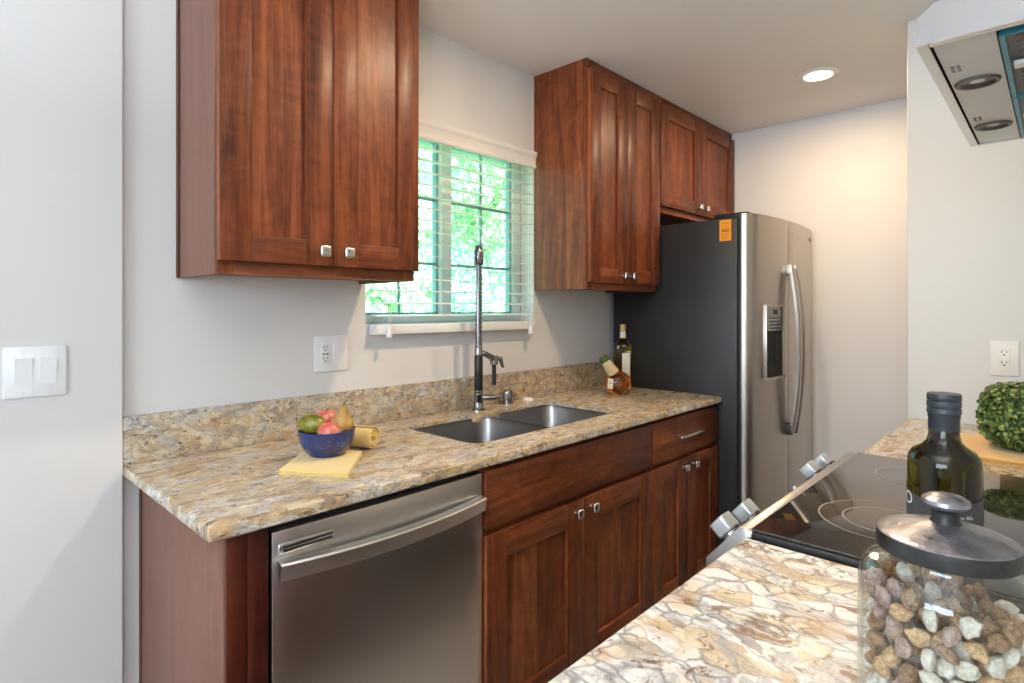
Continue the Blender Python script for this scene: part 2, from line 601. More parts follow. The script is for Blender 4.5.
def slab(x0, x1, y0, y1, z0, z1, ease=0.005, hole=None, mb=None):
    """stone slab with eased top edge and an optional cut-out (list of xy points)"""
    mb = mb or MB()

    def rect(i):
        return [(x0 + i, y0 + i), (x1 - i, y0 + i), (x1 - i, y1 - i), (x0 + i, y1 - i)]
    levels = [(ease * 1.6, z0), (0.0, z0 + ease), (0.0, z1 - ease * 1.4), (ease * 0.4, z1 - ease * 0.4), (ease * 1.4, z1)]
    vs, fs = [], []
    for i, z in levels:
        vs += [(x, y, z) for x, y in rect(i)]
    for k in range(len(levels) - 1):
        for q in range(4):
            q2 = (q + 1) % 4
            fs.append((k * 4 + q, k * 4 + q2, (k + 1) * 4 + q2, (k + 1) * 4 + q))
    mb.add(vs, fs)
    for z, ring in ((z1, rect(levels[-1][0])), (z0, rect(levels[0][0]))):
        bm = bmesh.new()
        loops = [ring] + ([hole] if hole else [])
        es = []
        for lp in loops:
            q = [bm.verts.new((x, y, z)) for x, y in lp]
            es += [bm.edges.new((q[i], q[(i + 1) % len(q)])) for i in range(len(q))]
        bmesh.ops.triangle_fill(bm, edges=es, use_beauty=True)
        mb.add_bm(bm)
    if hole:
        n = len(hole)
        e = ease * 0.8
        cx = sum(p[0] for p in hole) / n
        cy = sum(p[1] for p in hole) / n
        mb.add([(x, y, z1) for x, y in hole] + [(x, y, z0) for x, y in hole], [(k, (k + 1) % n, n + (k + 1) % n, n + k) for k in range(n)])
    return mb


def rrect(x0, x1, y0, y1, r, n=6):
    pts = []
    for cx, cy, a0 in ((x1 - r, y1 - r, 0), (x0 + r, y1 - r, 90), (x0 + r, y0 + r, 180), (x1 - r, y0 + r, 270)):
        for k in range(n + 1):
            a = R(a0 + 90 * k / n)
            pts.append((cx + r * math.cos(a), cy + r * math.sin(a)))
    return pts


# ------------------------------------------------------------------ room shell
CEIL = 2.424
WX0, WX1, WZ0, WZ1 = 1.125, 2.033, 1.272, 2.043      # window opening
mb = MB()
mb.box(0.30, WX0, 0, 0.16, 0, CEIL)
mb.box(WX1, 3.70, 0, 0.16, 0, CEIL)
mb.box(WX0, WX1, 0, 0.16, 0, WZ0)
mb.box(WX0, WX1, 0, 0.16, WZ1, CEIL)
struct(mb.build('wall_back', 'wall_paint', origin=(0, 0, 0)))
# dining side of the same wall stands a little proud and ends in a rounded plaster corner
mb = MB()
rr = 0.004
arc = [(0.3850 - rr + rr * math.sin(R(a)), -0.0225 + rr - rr * math.cos(R(a)), 0) for a in range(0, 91, 15)]
mb.prism([(-3.0, 0.16, 0), (-3.0, -0.0225, 0)] + arc + [(0.3850, 0.16, 0)], (0, 0, CEIL))
struct(mb.build('wall_left_of_counter', 'wall_paint', origin=(0, 0, 0)))
struct(MB().box(3.573, 3.70, -4.6, 0.0, 0, CEIL).build('wall_right', 'wall_paint', origin=(0, 0, 0)))
struct(MB().box(2.623, 2.74, -2.16, -1.377, 0, CEIL, 0.008).build('wall_end', 'wall_paint', origin=(0, 0, 0)))
struct(MB().box(0.15, 2.623, -2.16, -2.045, 0, CEIL).build('wall_range', 'wall_paint', origin=(0, 0, 0)))
# dining room: left and rear walls with openings for the added panels
mb = MB()
mb.box(-3.12, -3.0, -4.72, -2.85, 0, CEIL).box(-3.12, -3.0, -0.45, 0.16, 0, CEIL)
mb.box(-3.12, -3.0, -2.85, -0.45, 0, 0.65).box(-3.12, -3.0, -2.85, -0.45, 2.25, CEIL)
struct(mb.build('wall_left', 'wall_paint', origin=(0, 0, 0)))
mb = MB()
mb.box(-3.0, -2.35, -4.72, -4.6, 0, CEIL).box(0.55, 3.70, -4.72, -4.6, 0, CEIL)
mb.box(-2.35, 0.55, -4.72, -4.6, 0, 0.7).box(-2.35, 0.55, -4.72, -4.6, 2.3, CEIL)
struct(mb.build('wall_rear', 'wall_paint', origin=(0, 0, 0)))
struct(MB().box(-3.12, 3.70, -4.72, 0.16, CEIL, CEIL + 0.15).build('ceiling', 'ceiling_paint', origin=(0, 0, 0)))
struct(MB().box(-3.12, 3.70, -4.72, 0.16, -0.1, 0.0).build('floor', 'floor_tile', origin=(0, 0, -0.1)))

# added white panels close the openings behind the unseen fill lamps
for nm, bx in (('backing_panel_left', (-3.09, -3.03, -2.85, -0.45, 0.65, 2.25)), ('backing_panel_rear', (-2.35, 0.55, -4.69, -4.63, 0.7, 2.3))):
    struct(MB().box(*bx).build(nm, 'white_paint'))

# window: white vinyl slider with grids between the panes
win = bpy.data.objects.new('window_1', None)
COL.objects.link(win)
win.location = (WX0, 0.1, WZ0)
win['_o'] = (WX0, 0.1, WZ0)
win['kind'] = 'structure'
yf0, yf1 = 0.085, 0.145
mb = MB()
for a in ((WX0, WX1, yf0, yf1, WZ0, WZ0 + 0.03), (WX0, WX1, yf0, yf1, WZ1 - 0.012, WZ1), (WX0, WX0 + 0.04, yf0, yf1, WZ0 + 0.03, WZ1 - 0.012), (WX1 - 0.05, WX1, yf0, yf1, WZ0 + 0.03, WZ1 - 0.012)):
    mb.box(*a, 0.004)
mb.box(1.537, 1.592, yf0 - 0.01, yf1, WZ0 + 0.03, WZ1 - 0.012, 0.004)
mb.build('window_frame', 'white_paint', win)
mb = MB()
for x0, x1 in ((1.165, 1.537), (1.592, 1.983)):
    mb.box(x0, x0 + 0.008, 0.100, 0.125, WZ0 + 0.03, WZ1 - 0.012)
    mb.box(x1 - 0.010, x1, 0.100, 0.125, WZ0 + 0.03, WZ1 - 0.012)
    mb.box(x0, x1, 0.100, 0.125, WZ1 - 0.018, WZ1 - 0.012)
    mb.box(x0, x1, 0.100, 0.125, WZ0 + 0.03, WZ0 + 0.040)
mb.build('sash_gasket', 'sash_veiled', win)
mb = MB()
for x in (1.345, 1.795):
    mb.box(x - 0.005, x + 0.005, 0.108, 0.118, WZ0 + 0.03, WZ1 - 0.012)
for z in (1.515, 1.785):
    mb.box(1.165, 1.537, 0.108, 0.118, z - 0.006, z + 0.006)
    mb.box(1.592, 1.983, 0.108, 0.118, z - 0.006, z + 0.006)
mb.build('window_grid', 'sash_veiled', win)
for x0, x1 in ((1.165, 1.537), (1.592, 1.983)):
    MB().box(x0 + 0.004, x1 - 0.004, 0.111, 0.115, WZ0 + 0.03, WZ1 - 0.012).build('window_pane', 'window_glass', win)

# ------------------------------------------------------------------ outside
struct(MB().box(-14, 18, 0.17, 24, -0.5, -0.3).build('ground', 'lawn', origin=(0, 8, -0.5)))
struct(MB().box(-14, 18, 23.6, 24, -0.3, 3.2).build('garden_wall', 'soffit', origin=(0, 23.8, -0.3)))
mb = MB()
mb.box(-3, 5, 0.16, 0.95, 2.36, 2.46).box(-3, 5, 0.93, 0.97, 2.30, 2.50)
struct(mb.build('roof_eave', 'soffit', origin=(1, 0.5, 2.3)))


def leaf_cloud(blobs, n, size, rng, shell=0.5):
    mb = MB()
    for _ in range(n):
        c, r = blobs[rng.randrange(len(blobs))]
        d = Vector((rng.gauss(0, 1), rng.gauss(0, 1), rng.gauss(0, 1))).normalized()
        q = Vector(c) + d * r * (shell + (1 - shell) * rng.random())
        nrm = (d + Vector((rng.uniform(-1, 1), rng.uniform(-1, 1), rng.uniform(-0.4, 1)))).normalized()
        t1 = nrm.orthogonal().normalized()
        t1 = Matrix.Rotation(rng.uniform(0, 2 * PI), 3, nrm) @ t1
        t2 = nrm.cross(t1)
        s = size * rng.uniform(0.7, 1.3)
        h = nrm * s * 0.18
        mb.add([q - t1 * s, q + t2 * s * 0.45 + h, q + t1 * s, q - t2 * s * 0.45 + h], [(0, 1, 2), (0, 2, 3)])
    return mb


def tree(x, y, h, r, label, leafmat, seed, bend=0.3, n=5000, trunk_r=0.12, low=0.35):
    rng = random.Random(seed)
    tr = thing('garden_tree', label, 'tree', (x, y, -0.3), 'trees outside the window')
    pts = [(x + bend * math.sin(k * 0.55), y, -0.3 + h * 0.8 * k / 6) for k in range(7)]
    mb = MB()
    mb.tube(pts, [trunk_r * (1 - 0.11 * k) for k in range(7)], 10)
    for k in range(3, 7):
        p = Vector(pts[k])
        e = p + Vector((rng.uniform(-1, 1), rng.uniform(-0.6, 0.6), rng.uniform(0.3, 0.8))) * r * 0.7
        mb.tube([p, (p + e) / 2 + Vector((0, 0, 0.1)), e], [trunk_r * 0.5, trunk_r * 0.35, trunk_r * 0.2], 8)
    mb.build('trunk', 'bark', tr)
    blobs = []
    for _ in range(26):
        blobs.append(((x + rng.uniform(-r, r), y + rng.uniform(-r, r) * 0.6, -0.3 + h * rng.uniform(low, 1.0)), r * rng.uniform(0.25, 0.5)))
    leaf_cloud(blobs, n, 0.075, rng).build('foliage', leafmat, tr, smooth=False)


tree(4.9, 3.5, 3.6, 0.72, 'pale-trunked leafy tree close outside the sliding window', 'leaf_bright', 3, 0.40, 2000, 0.09, 0.55)
tree(7.6, 5.8, 4.2, 1.2, 'blue-green tree behind the right pane of the window', 'leaf_deep', 5, 0.2, 4200, 0.10, 0.1)
tree(4.2, 7.0, 4.4, 1.1, 'tree with bright leaves behind the left window pane', 'leaf_bright', 8, 0.2, 4600, 0.12, 0.1)
tree(9.6, 9.8, 5.5, 1.5, 'farthest tree, behind the blue-green one outside the window', 'leaf_deep', 11, 0.2, 4600, 0.14, 0.05)
tree(3.3, 2.9, 1.9, 0.42, 'low bright bush under the left window pane outside', 'leaf_bright', 14, 0.05, 1200, 0.03, 0.3)

# ------------------------------------------------------------------ cabinets


def shaker(x0, x1, z0, z1, yback, thick=0.02, stile=0.077, rail=0.068, flat=False):
    """front face toward -y; slot 0 vertical grain, slot 1 horizontal grain"""
    mb = MB()
    yf = yback - thick
    if flat:
        mb.box(x0, x1, yf, yback, z0, z1, 0.003, 1)
        return mb
    b = 0.0016
    mb.box(x0, x0 + stile, yf, yback, z0, z1, b, 0)
    mb.box(x1 - stile, x1, yf, yback, z0, z1, b, 0)
    mb.box(x0 + stile, x1 - stile, yf, yback, z0, z0 + rail, b, 1)
    mb.box(x0 + stile, x1 - stile, yf, yback, z1 - rail, z1, b, 1)
    # recessed panel glued up from boards
    px0, px1 = x0 + stile - 0.004, x1 - stile + 0.004
    rng = random.Random(int(x0 * 1000) + int(z0 * 100))
    cut = px0 + (px1 - px0) * rng.uniform(0.4, 0.6)
    mb.box(px0, cut, yf + 0.011, yback - 0.003, z0 + rail - 0.004, z1 - rail + 0.004, 0, 0)
    mb.box(cut, px1, yf + 0.011, yback - 0.003, z0 + rail - 0.004, z1 - rail + 0.004, 0, 0)
    return mb


def square_knob(x, y, z, parent, mat='nickel'):
    """pillowed square knob whose stem meets a front at y, facing -y"""
    mb = MB()
    mb.cyl((x, y + 0.001, z), (x, y - 0.016, z), 0.008, 14, r1=0.006)
    s = 0.0155
    mb.box(x - s, x + s, y - 0.029, y - 0.014, z - s, z + s, 0.0055, 0, 3)
    return mb.build('knob', mat, parent)


WOOD = ['cherry_vertical', 'cherry_horizontal']


def cabinet(name, label, x0, x1, yb, yf, z0, z1, doors, side_mat, group, toe=False, scribe=True, drawer=None):
    c = thing(name, label, 'cabinet', (x0, yb, z0), group)
    zb = z0
    mb = MB()
    t_ = 0.016
    # box: sides, bottom, top, back
    mb.box(x0, x0 + t_, yf + 0.02, yb, z0, z1, 0, 1)
    mb.box(x1 - t_, x1, yf + 0.02, yb, z0, z1, 0, 1)
    mb.box(x0 + t_, x1 - t_, yf + 0.02, yb, z0 + 0.012, z0 + 0.028, 0, 1)
    mb.box(x0 + t_, x1 - t_, yf + 0.02, yb, z1 - t_, z1, 0, 1)
    mb.box(x0 + t_, x1 - t_, yb - 0.008, yb, z0 + 0.028, z1 - t_, 0, 1)
    # face frame
    mb.box(x0, x0 + 0.04, yf, yf + 0.02, z0, z1, 0.001, 0)
    mb.box(x1 - 0.04, x1, yf, yf + 0.02, z0, z1, 0.001, 0)
    mb.box(x0 + 0.04, x1 - 0.04, yf, yf + 0.02, z0, z0 + 0.045, 0.001, 2)
    mb.box(x0 + 0.04, x1 - 0.04, yf, yf + 0.02, z1 - 0.06, z1, 0.001, 2)
    mb.build('carcass', ['cherry_vertical', side_mat, 'cherry_horizontal'], c)
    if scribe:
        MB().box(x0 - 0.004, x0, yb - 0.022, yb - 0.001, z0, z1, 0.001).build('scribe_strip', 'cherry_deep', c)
    for d in doors:
        dx0, dx1, dz0, dz1, kx, kz = d
        o = shaker(dx0, dx1, dz0, dz1, yf - 0.001).build('door', WOOD, c)
        square_knob(kx, yf - 0.021, kz, o)
    return c


cabinet('wall_cabinet', 'two-door cherry wall cabinet left of the window, above the fruit bowl', 0.5187, 1.112, 0, -0.305, 1.4138, CEIL,
        [(0.517, 0.8165, 1.446, 2.385, 0.783, 1.485), (0.820, 1.115, 1.446, 2.385, 0.857, 1.485)], 'veneer_side', 'cherry wall cabinets')
cabinet('wall_cabinet', 'tall two-door cherry wall cabinet right of the window, above the bottles', 2.036, 2.640, 0, -0.305, 1.4138, CEIL,
        [(2.040, 2.333, 1.444, 2.380, 2.290, 1.480), (2.337, 2.636, 1.444, 2.380, 2.362, 1.480)], 'cherry_vertical', 'cherry wall cabinets', scribe=False)
cabinet('wall_cabinet', 'short cherry cabinet mounted over the refrigerator', 2.642, 3.570, 0, -0.305, 1.825, CEIL,
        [(2.650, 3.100, 1.857, 2.380, 3.060, 1.897), (3.104, 3.562, 1.857, 2.380, 3.142, 1.897)], 'cherry_side', 'cherry wall cabinets', scribe=False)

# base run: end panel, sink base, drawer base
ep = thing('end_panel', 'brown laminate end panel with dark cherry stiles left of the dishwasher', 'cabinet panel', (0.43, 0, 0))
MB().box(0.4275, 0.446, -0.605, 0.0, 0.0, 0.882, 0.001).build('side_panel', 'veneer_side', ep)
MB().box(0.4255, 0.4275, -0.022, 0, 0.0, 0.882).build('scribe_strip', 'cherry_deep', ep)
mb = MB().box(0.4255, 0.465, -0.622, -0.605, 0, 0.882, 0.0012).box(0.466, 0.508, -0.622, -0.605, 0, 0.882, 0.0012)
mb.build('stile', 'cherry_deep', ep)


def base_cabinet(label, x0, x1, doors, drawer, pull):
    c = thing('base_cabinet', label, 'cabinet', (x0, 0, 0), 'cherry base cabinets')
    yf = -0.61
    mb = MB()
    t_ = 0.016
    mb.box(x0, x0 + t_, yf + 0.02, -0.022, 0.10, 0.883, 0, 1)
    mb.box(x1 - t_, x1, yf + 0.02, -0.022, 0.10, 0.883, 0, 1)
    mb.box(x0 + t_, x1 - t_, yf + 0.02, -0.022, 0.10, 0.116, 0, 1)
    mb.box(x0, x1, -0.535, -0.52, 0.0, 0.10, 0, 1)
    mb.box(x0, x0 + 0.035, yf, yf + 0.02, 0.10, 0.883, 0.001, 0)
    mb.box(x1 - 0.035, x1, yf, yf + 0.02, 0.10, 0.883, 0.001, 0)
    mb.box(x0 + 0.035, x1 - 0.035, yf, yf + 0.02, 0.845, 0.883, 0.001, 2)
    mb.box(x0 + 0.035, x1 - 0.035, yf, yf + 0.02, 0.67, 0.715, 0.001, 2)
    mb.box(x0 + 0.035, x1 - 0.035, yf, yf + 0.02, 0.10, 0.14, 0.001, 2)
    mb.build('carcass', ['cherry_vertical', 'cherry_side', 'cherry_horizontal'], c)
    for (dx0, dx1, kx) in doors:
        o = shaker(dx0, dx1, 0.112, 0.683, yf - 0.001, stile=0.083, rail=0.080).build('door', WOOD, c)
        square_knob(kx, yf - 0.021, 0.648, o)
    o = shaker(drawer[0], drawer[1], 0.703, 0.869, yf - 0.001, flat=True).build('drawer', WOOD, c)
    if pull:
        xa, xb = pull
        mb = MB()
        y = yf - 0.021
        for x in (xa + 0.03, xb - 0.03):
            mb.cyl((x, y + 0.001, 0.789), (x, y - 0.024, 0.789), 0.0045, 12)
        mb.box(xa, xb, y - 0.034, y - 0.022, 0.783, 0.795, 0.003)
        mb.build('bar_pull', 'nickel', o)
    return c


base_cabinet('cherry sink base cabinet right of the dishwasher, with a plain false drawer front', 1.118, 2.031,
             [(1.121, 1.572, 1.530), (1.576, 2.026, 1.618)], (1.121, 2.026), None)
base_cabinet('narrower cherry base cabinet by the refrigerator, drawer with a bar pull', 2.033, 2.640,
             [(2.038, 2.328, 2.285), (2.332, 2.634, 2.375)], (2.038, 2.634), (2.215, 2.425))

# ------------------------------------------------------------------ dishwasher
dw = thing('dishwasher', 'stainless steel dishwasher under the counter below the fruit bowl', 'dishwasher', (0.814, -0.3, 0))
MB().box(0.511, 1.116, -0.595, -0.02, 0.02, 0.875).build('tub', 'shadow_gap', dw)
mb = MB()
n = 12
pts = []
for k in range(n + 1):
    x = 0.5155 + (1.1125 - 0.5155) * k / n
    u = 2 * k / n - 1
    pts.append((x, -0.622 - 0.006 * (1 - u * u), 0.105))
mb.prism(pts + [(1.1125, -0.596, 0.105), (0.5155, -0.596, 0.105)], (0, 0, 0.7585), bev=0.002)
mb.build('door', 'steel_brushed', dw)
MB().box(0.52, 1.11, -0.565, -0.55, 0.0, 0.10).build('toe_panel', 'shadow_gap', dw)
mb = MB()
N = 24
sec = [(0.006, 0.004), (-0.006, 0.008), (-0.022, 0.006), (-0.025, 0.002), (-0.019, -0.031), (-0.012, -0.031), (-0.013, -0.004), (0.006, -0.004)]
vs, fs = [], []
for k in range(N + 1):
    u = 2 * k / N - 1
    x = 0.5205 + 0.578 * k / N
    yb = -0.630 - 0.036 * (1 - u * u)
    for (a, b) in sec:
        vs.append((x, yb + a, 0.800 + b))
L = len(sec)
for k in range(N):
    for q in range(L):
        q2 = (q + 1) % L
        fs.append((k * L + q, k * L + q2, (k + 1) * L + q2, (k + 1) * L + q))
fs.append(tuple(range(L)))
fs.append(tuple(N * L + q for q in range(L))[::-1])
mb.add(vs, fs)
mb.build('handle', 'steel_brushed', dw)
mb = MB()
mb.box(0.528, 0.654, -0.6285, -0.620, 0.814, 0.836, 0.003, 0)
mb.box(0.536, 0.648, -0.6295, -0.626, 0.8265, 0.8315, 0, 1)
mb.box(0.536, 0.648, -0.6295, -0.626, 0.8185, 0.8235, 0, 1)
mb.build('vent', ['steel_brushed', 'shadow_gap'], dw)

# ------------------------------------------------------------------ stone tops, sink
HX0, HX1, HY0, HY1 = 1.183, 1.968, -0.518, -0.142
hole = rrect(HX0, HX1, HY0, HY1, 0.05, 8)
# notch between the bowls at the back edge
k = max(range(len(hole)), key=lambda i: (hole[i][1] > HY1 - 1e-6) * 10 + hole[i][0])
hole_new = []
for i, p in enumerate(hole):
    hole_new.append(p)
    if i == 8:
        hole_new += [(1.665, HY1), (1.625, HY1 - 0.006), (1.598, HY1 - 0.011), (1.572, HY1 - 0.011), (1.545, HY1 - 0.006), (1.505, HY1)]
hole = hole_new
TOP, BOT = 0.914, 0.883
mb = slab(0.3855, 2.640, -0.648, 0.0, BOT, TOP, 0.006, hole)
tag(mb.build('countertop', 'granite_tan', origin=(0, 0, BOT)), 'long tan speckled granite countertop with the cut-out for the double sink', 'countertop')
mb = MB().box(0.3855, 2.640, -0.021, 0.0, TOP, 1.041, 0.0025)
tag(mb.build('backsplash', 'granite_splash', origin=(0, 0, TOP)), 'low granite upstand along the wall behind the sink', 'backsplash')

sink = thing('kitchen_sink', 'undermount double-bowl stainless steel sink in the tan granite countertop', 'sink', (1.58, -0.34, 0.70))


def bowl_mesh(x0, x1, y0, y1, zt, zb):
    mb = MB()
    rings = []
    for (ins, z, r) in ((0.0008, zt, 0.05), (0.0008, zt - 0.012, 0.05), (0.004, zt - 0.03, 0.055), (0.010, zb + 0.05, 0.06), (0.025, zb + 0.014, 0.06), (0.06, zb, 0.05)):
        rings.append([(x, y, z) for x, y in rrect(x0 + ins, x1 - ins, y0 + ins, y1 - ins, r, 8)])
    n = len(rings[0])
    vs = [p for r_ in rings for p in r_]
    fs = []
    for k in range(len(rings) - 1):
        for q in range(n):
            q2 = (q + 1) % n
            fs.append((k * n + q, k * n + q2, (k + 1) * n + q2, (k + 1) * n + q))
    fs.append(tuple((len(rings) - 1) * n + q for q in range(n)))
    mb.add(vs, fs)
    cx, cy = (x0 + x1) / 2, (y0 + y1) / 2
    return mb, cx, cy


for (x0, x1) in ((HX0, 1.583), (1.585, HX1)):
    mb, cx, cy = bowl_mesh(x0, x1, HY0, HY1, 0.9005, 0.70)
    o = mb.build('bowl', 'steel_sink', sink)
    MB().lathe([(0.0, 0.0005), (0.03, 0.0005), (0.043, 0.004), (0.045, 0.0015), (0.046, 0.0)], (cx, cy, 0.7005), 24).build('drain', 'chrome', o)

# ------------------------------------------------------------------ faucet and sink-side fittings
FX, FY = 1.592, -0.092
fc = thing('faucet', 'spring-neck kitchen faucet with black grip standing behind the double sink', 'faucet', (FX, FY, TOP))
toward = Vector((-FX, -1.7993 - FY, 0)).normalized()       # the neck is swivelled toward the dining side
side = Vector((-toward.y, toward.x, 0))
side = side if side.x > 0 else -side
base = Vector((FX, FY, TOP))
MB().lathe([(0.026, 0), (0.026, 0.006), (0.021, 0.010), (0.0185, 0.014), (0.0185, 0.085), (0.016, 0.088), (0.016, 0.235), (0.0, 0.236)], base, 24).build('column', 'chrome', fc)
# spring and hose: up the column, over, and down in front
r_arc = 0.040
ztop = 0.612
path = []
for k in range(22):
    path.append(base + Vector((0, 0, 0.235 + (ztop - 0.235) * k / 21)))
for k in range(1, 13):
    a = PI * k / 12
    path.append(base + Vector((0, 0, ztop)) + toward * (r_arc - r_arc * math.cos(a)) + Vector((0, 0, r_arc * math.sin(a))))
front = base + toward * (2 * r_arc)
coil = []
turns = 34
npts = turns * 14


def along(path, s):
    t_ = s * (len(path) - 1)
    i = min(int(t_), len(path) - 2)
    return path[i].lerp(path[i + 1], t_ - i), (path[i + 1] - path[i]).normalized()


for k in range(npts + 1):
    p, d = along(path, k / npts)
    u = side
    w = d.cross(u).normalized()
    a = 2 * PI * turns * k / npts
    coil.append(p + (u * math.cos(a) + w * math.sin(a)) * 0.0150)
MB().tube(coil, 0.0024, 6).build('spring', 'chrome', fc)
MB().tube(path, 0.0105, 12).build('hose', 'chrome_dark', fc)
MB().lathe([(0.0175, 0.0), (0.0205, 0.006), (0.0205, 0.040), (0.018, 0.058), (0.011, 0.069), (0.0, 0.072)], front + Vector((0, 0, ztop - 0.028)), 20).build('neck_cap', 'chrome_dark', fc)
MB().cyl(front + Vector((0, 0, ztop - 0.02)), front + Vector((0, 0, 0.235)), 0.0122, 16).build('spray_hose', 'chrome_dark', fc)
head = MB()
head.lathe([(0.0, 0.045), (0.014, 0.045), (0.0165, 0.052), (0.0165, 0.085), (0.0125, 0.088), (0.0125, 0.094)], front, 20, 1)
head.lathe([(0.0155, 0.094), (0.0172, 0.098), (0.0172, 0.225), (0.0150, 0.232)], front, 20, 0)
head.lathe([(0.0150, 0.232), (0.0150, 0.262), (0.011, 0.272), (0.0, 0.273)], front, 20, 1)
head.build('spray_head', ['black_rubber', 'chrome'], fc)
arm = MB()
pa = base + Vector((0, 0, 0.222))
pb = front + side * 0.020 + Vector((0, 0, 0.238))
pc = base + side * 0.062 + toward * 0.03 + Vector((0, 0, 0.212))
arm.cyl(pa, front + Vector((0, 0, 0.236)), 0.008, 14)
arm.tube([front + Vector((0, 0, 0.240)), pb, pc], [0.010, 0.011, 0.013], 14)
arm.cyl(pc + Vector((0, 0, -0.022)), pc + Vector((0, 0, 0.012)), 0.017, 16)
arm.build('valve_arm', 'chrome', fc)
MB().tube([pc + side * 0.008, pc + side * 0.026 + Vector((0, 0, 0.0)), pc + side * 0.036 + Vector((0, 0, -0.035))], [0.012, 0.010, 0.005], 12).build('valve_lever', 'chrome_dark', fc)
MB().cyl(pc + Vector((0, 0, -0.022)), pc + Vector((0, 0, -0.105)), 0.0088, 14).build('side_tube', 'black_rubber', fc)
hl = MB()
h0 = base + Vector((0, 0, 0.052))
hl.cyl(h0, h0 + side * 0.040, 0.012, 16)
hl.tube([h0 + side * 0.038, h0 + side * 0.062, h0 + side * 0.085 + Vector((0, 0, 0.006))], [0.013, 0.012, 0.008], 14)
hl.build('mixer_handle', 'chrome', fc)

MB_ = MB().lathe([(0.024, 0), (0.024, 0.004), (0.0215, 0.006), (0.0215, 0.050), (0.019, 0.058), (0.010, 0.061), (0.0, 0.061)], (1.795, -0.060, TOP), 24)
tag(MB_.build('air_gap', 'chrome', origin=(1.795, -0.06, TOP)), 'small chrome air gap cap on the countertop right of the faucet', 'sink fitting')
tag(MB().lathe([(0.024, 0), (0.025, 0.004), (0.020, 0.010), (0.008, 0.013), (0.0, 0.0135)], (1.925, -0.062, TOP), 24).build('sink_stopper', 'white_plastic'),
    'small white disc lying behind the right sink bowl', 'stopper')

# ------------------------------------------------------------------ refrigerator
fr = thing('refrigerator', 'side-by-side stainless refrigerator with charcoal sides at the end of the counter', 'refrigerator', (3.10, -0.37, 0))
FX0, FX1 = 2.648, 3.556
mb = MB().box(FX0, FX1, -0.715, -0.035, 0.03, 1.752, 0.006)
mb.build('body', 'charcoal_paint', fr)
mb = MB().box(FX0 + 0.01, FX1 - 0.01, -0.735, -0.70, 0.10, 1.752)
mb.build('door_gasket', 'black_rubber', fr)
MB().box(FX0 + 0.02, FX1 - 0.02, -0.70, -0.06, 0.0, 0.10).build('base_grille', 'black_rubber', fr)
SEAM = 3.035


def door_outline(x):
    u = (x - FX0) / (FX1 - FX0)
    return -0.777 - 0.042 * (1 - (2 * u - 1) ** 2)


def fridge_door(x0, x1, r0, r1):
    pts = []
    n = 14
    for k in range(n + 1):
        x = x0 + (x1 - x0) * k / n
        y = door_outline(x)
        # rounded outer edges
        for (xe, rr_) in ((x0, r0), (x1, r1)):
            dx = abs(x - xe)
            if dx < rr_:
                y += rr_ * (1 - math.sqrt(max(0, 1 - (1 - dx / rr_) ** 2)))
        pts.append((x, y, 0.115))
    extra = []
    if r0 > 0.01:
        e = []
        for a in (0.0, 0.07, 0.2, 0.4, 0.7):
            dx = r0 * a
            x = x0 + dx
            e.append((x, door_outline(x) + r0 * (1 - math.sqrt(max(0, 1 - (1 - a) ** 2))), 0.115))
        pts = e + [p for p in pts if p[0] > x0 + r0 * 0.75]
    if r1 > 0.01:
        e = []
        for a in (0.7, 0.4, 0.2, 0.07, 0.0):
            dx = r1 * a
            x = x1 - dx
            e.append((x, door_outline(x) + r1 * (1 - math.sqrt(max(0, 1 - (1 - a) ** 2))), 0.115))
        pts = [p for p in pts if p[0] < x1 - r1 * 0.75] + e
    return pts


d1 = MB()
pts = fridge_door(FX0, SEAM - 0.003, 0.044, 0.004)
d1.prism([*pts, (SEAM - 0.003, -0.738, 0.115), (FX0, -0.738, 0.115)], (0, 0, 1.652))
freezer = d1.build('freezer_door', 'steel_fridge', fr)
d2 = MB()
pts = fridge_door(SEAM + 0.003, FX1, 0.004, 0.022)
d2.prism([*pts, (FX1, -0.738, 0.115), (SEAM + 0.003, -0.738, 0.115)], (0, 0, 1.652))
fresh = d2.build('fresh_food_door', 'steel_fridge', fr)
mb = MB().box(FX0 + 0.01, FX0 + 0.07, -0.76, -0.60, 1.752, 1.776, 0.004)
mb.build('hinge_cover', 'black_rubber', fr)
mb = MB().box(FX1 - 0.07, FX1 - 0.01, -0.76, -0.60, 1.752, 1.776, 0.004)
mb.build('hinge_cover', 'black_rubber', fr)
# dispenser set into the freezer door
ydm = -0.806
mb = MB()
mb.box(2.755, 2.760, -0.8115, -0.782, 0.995, 1.345, 0.002, 0)
mb.box(2.935, 2.940, -0.8215, -0.785, 0.995, 1.345, 0.002, 0)
mb.prism([(2.755, -0.8125, 1.336), (2.940, -0.8235, 1.336), (2.940, -0.80, 1.336), (2.755, -0.79, 1.336)], (0, 0, 0.006), 0)
mb.prism([(2.755, -0.824, 0.994), (2.940, -0.836, 0.994), (2.940, -0.80, 0.994), (2.755, -0.79, 0.994)], (0, 0, 0.010), 0)
ds = mb.build('dispenser', ['steel_fridge'], freezer)
mb = MB()
mb.add([(2.760, -0.8105, 1.004), (2.935, -0.8205, 1.004), (2.935, -0.8205, 1.222), (2.760, -0.8105, 1.222)], [(0, 1, 2, 3)])
mb.box(2.850, 2.868, -0.824, -0.812, 1.08, 1.20, 0.004)
mb.build('dispenser_cavity', 'shadow_gap', freezer)
mb = MB()
mb.prism([(2.760, -0.812, 1.222), (2.935, -0.8225, 1.222), (2.935, -0.80, 1.222), (2.760, -0.79, 1.222)], (0, 0, 0.114), 0)
for k in range(4):
    mb.prism([(2.785, -0.8142, 1.232 + k * 0.016), (2.915, -0.8220, 1.232 + k * 0.016), (2.915, -0.81, 1.232 + k * 0.016), (2.785, -0.80, 1.232 + k * 0.016)], (0, 0, 0.005), 1)
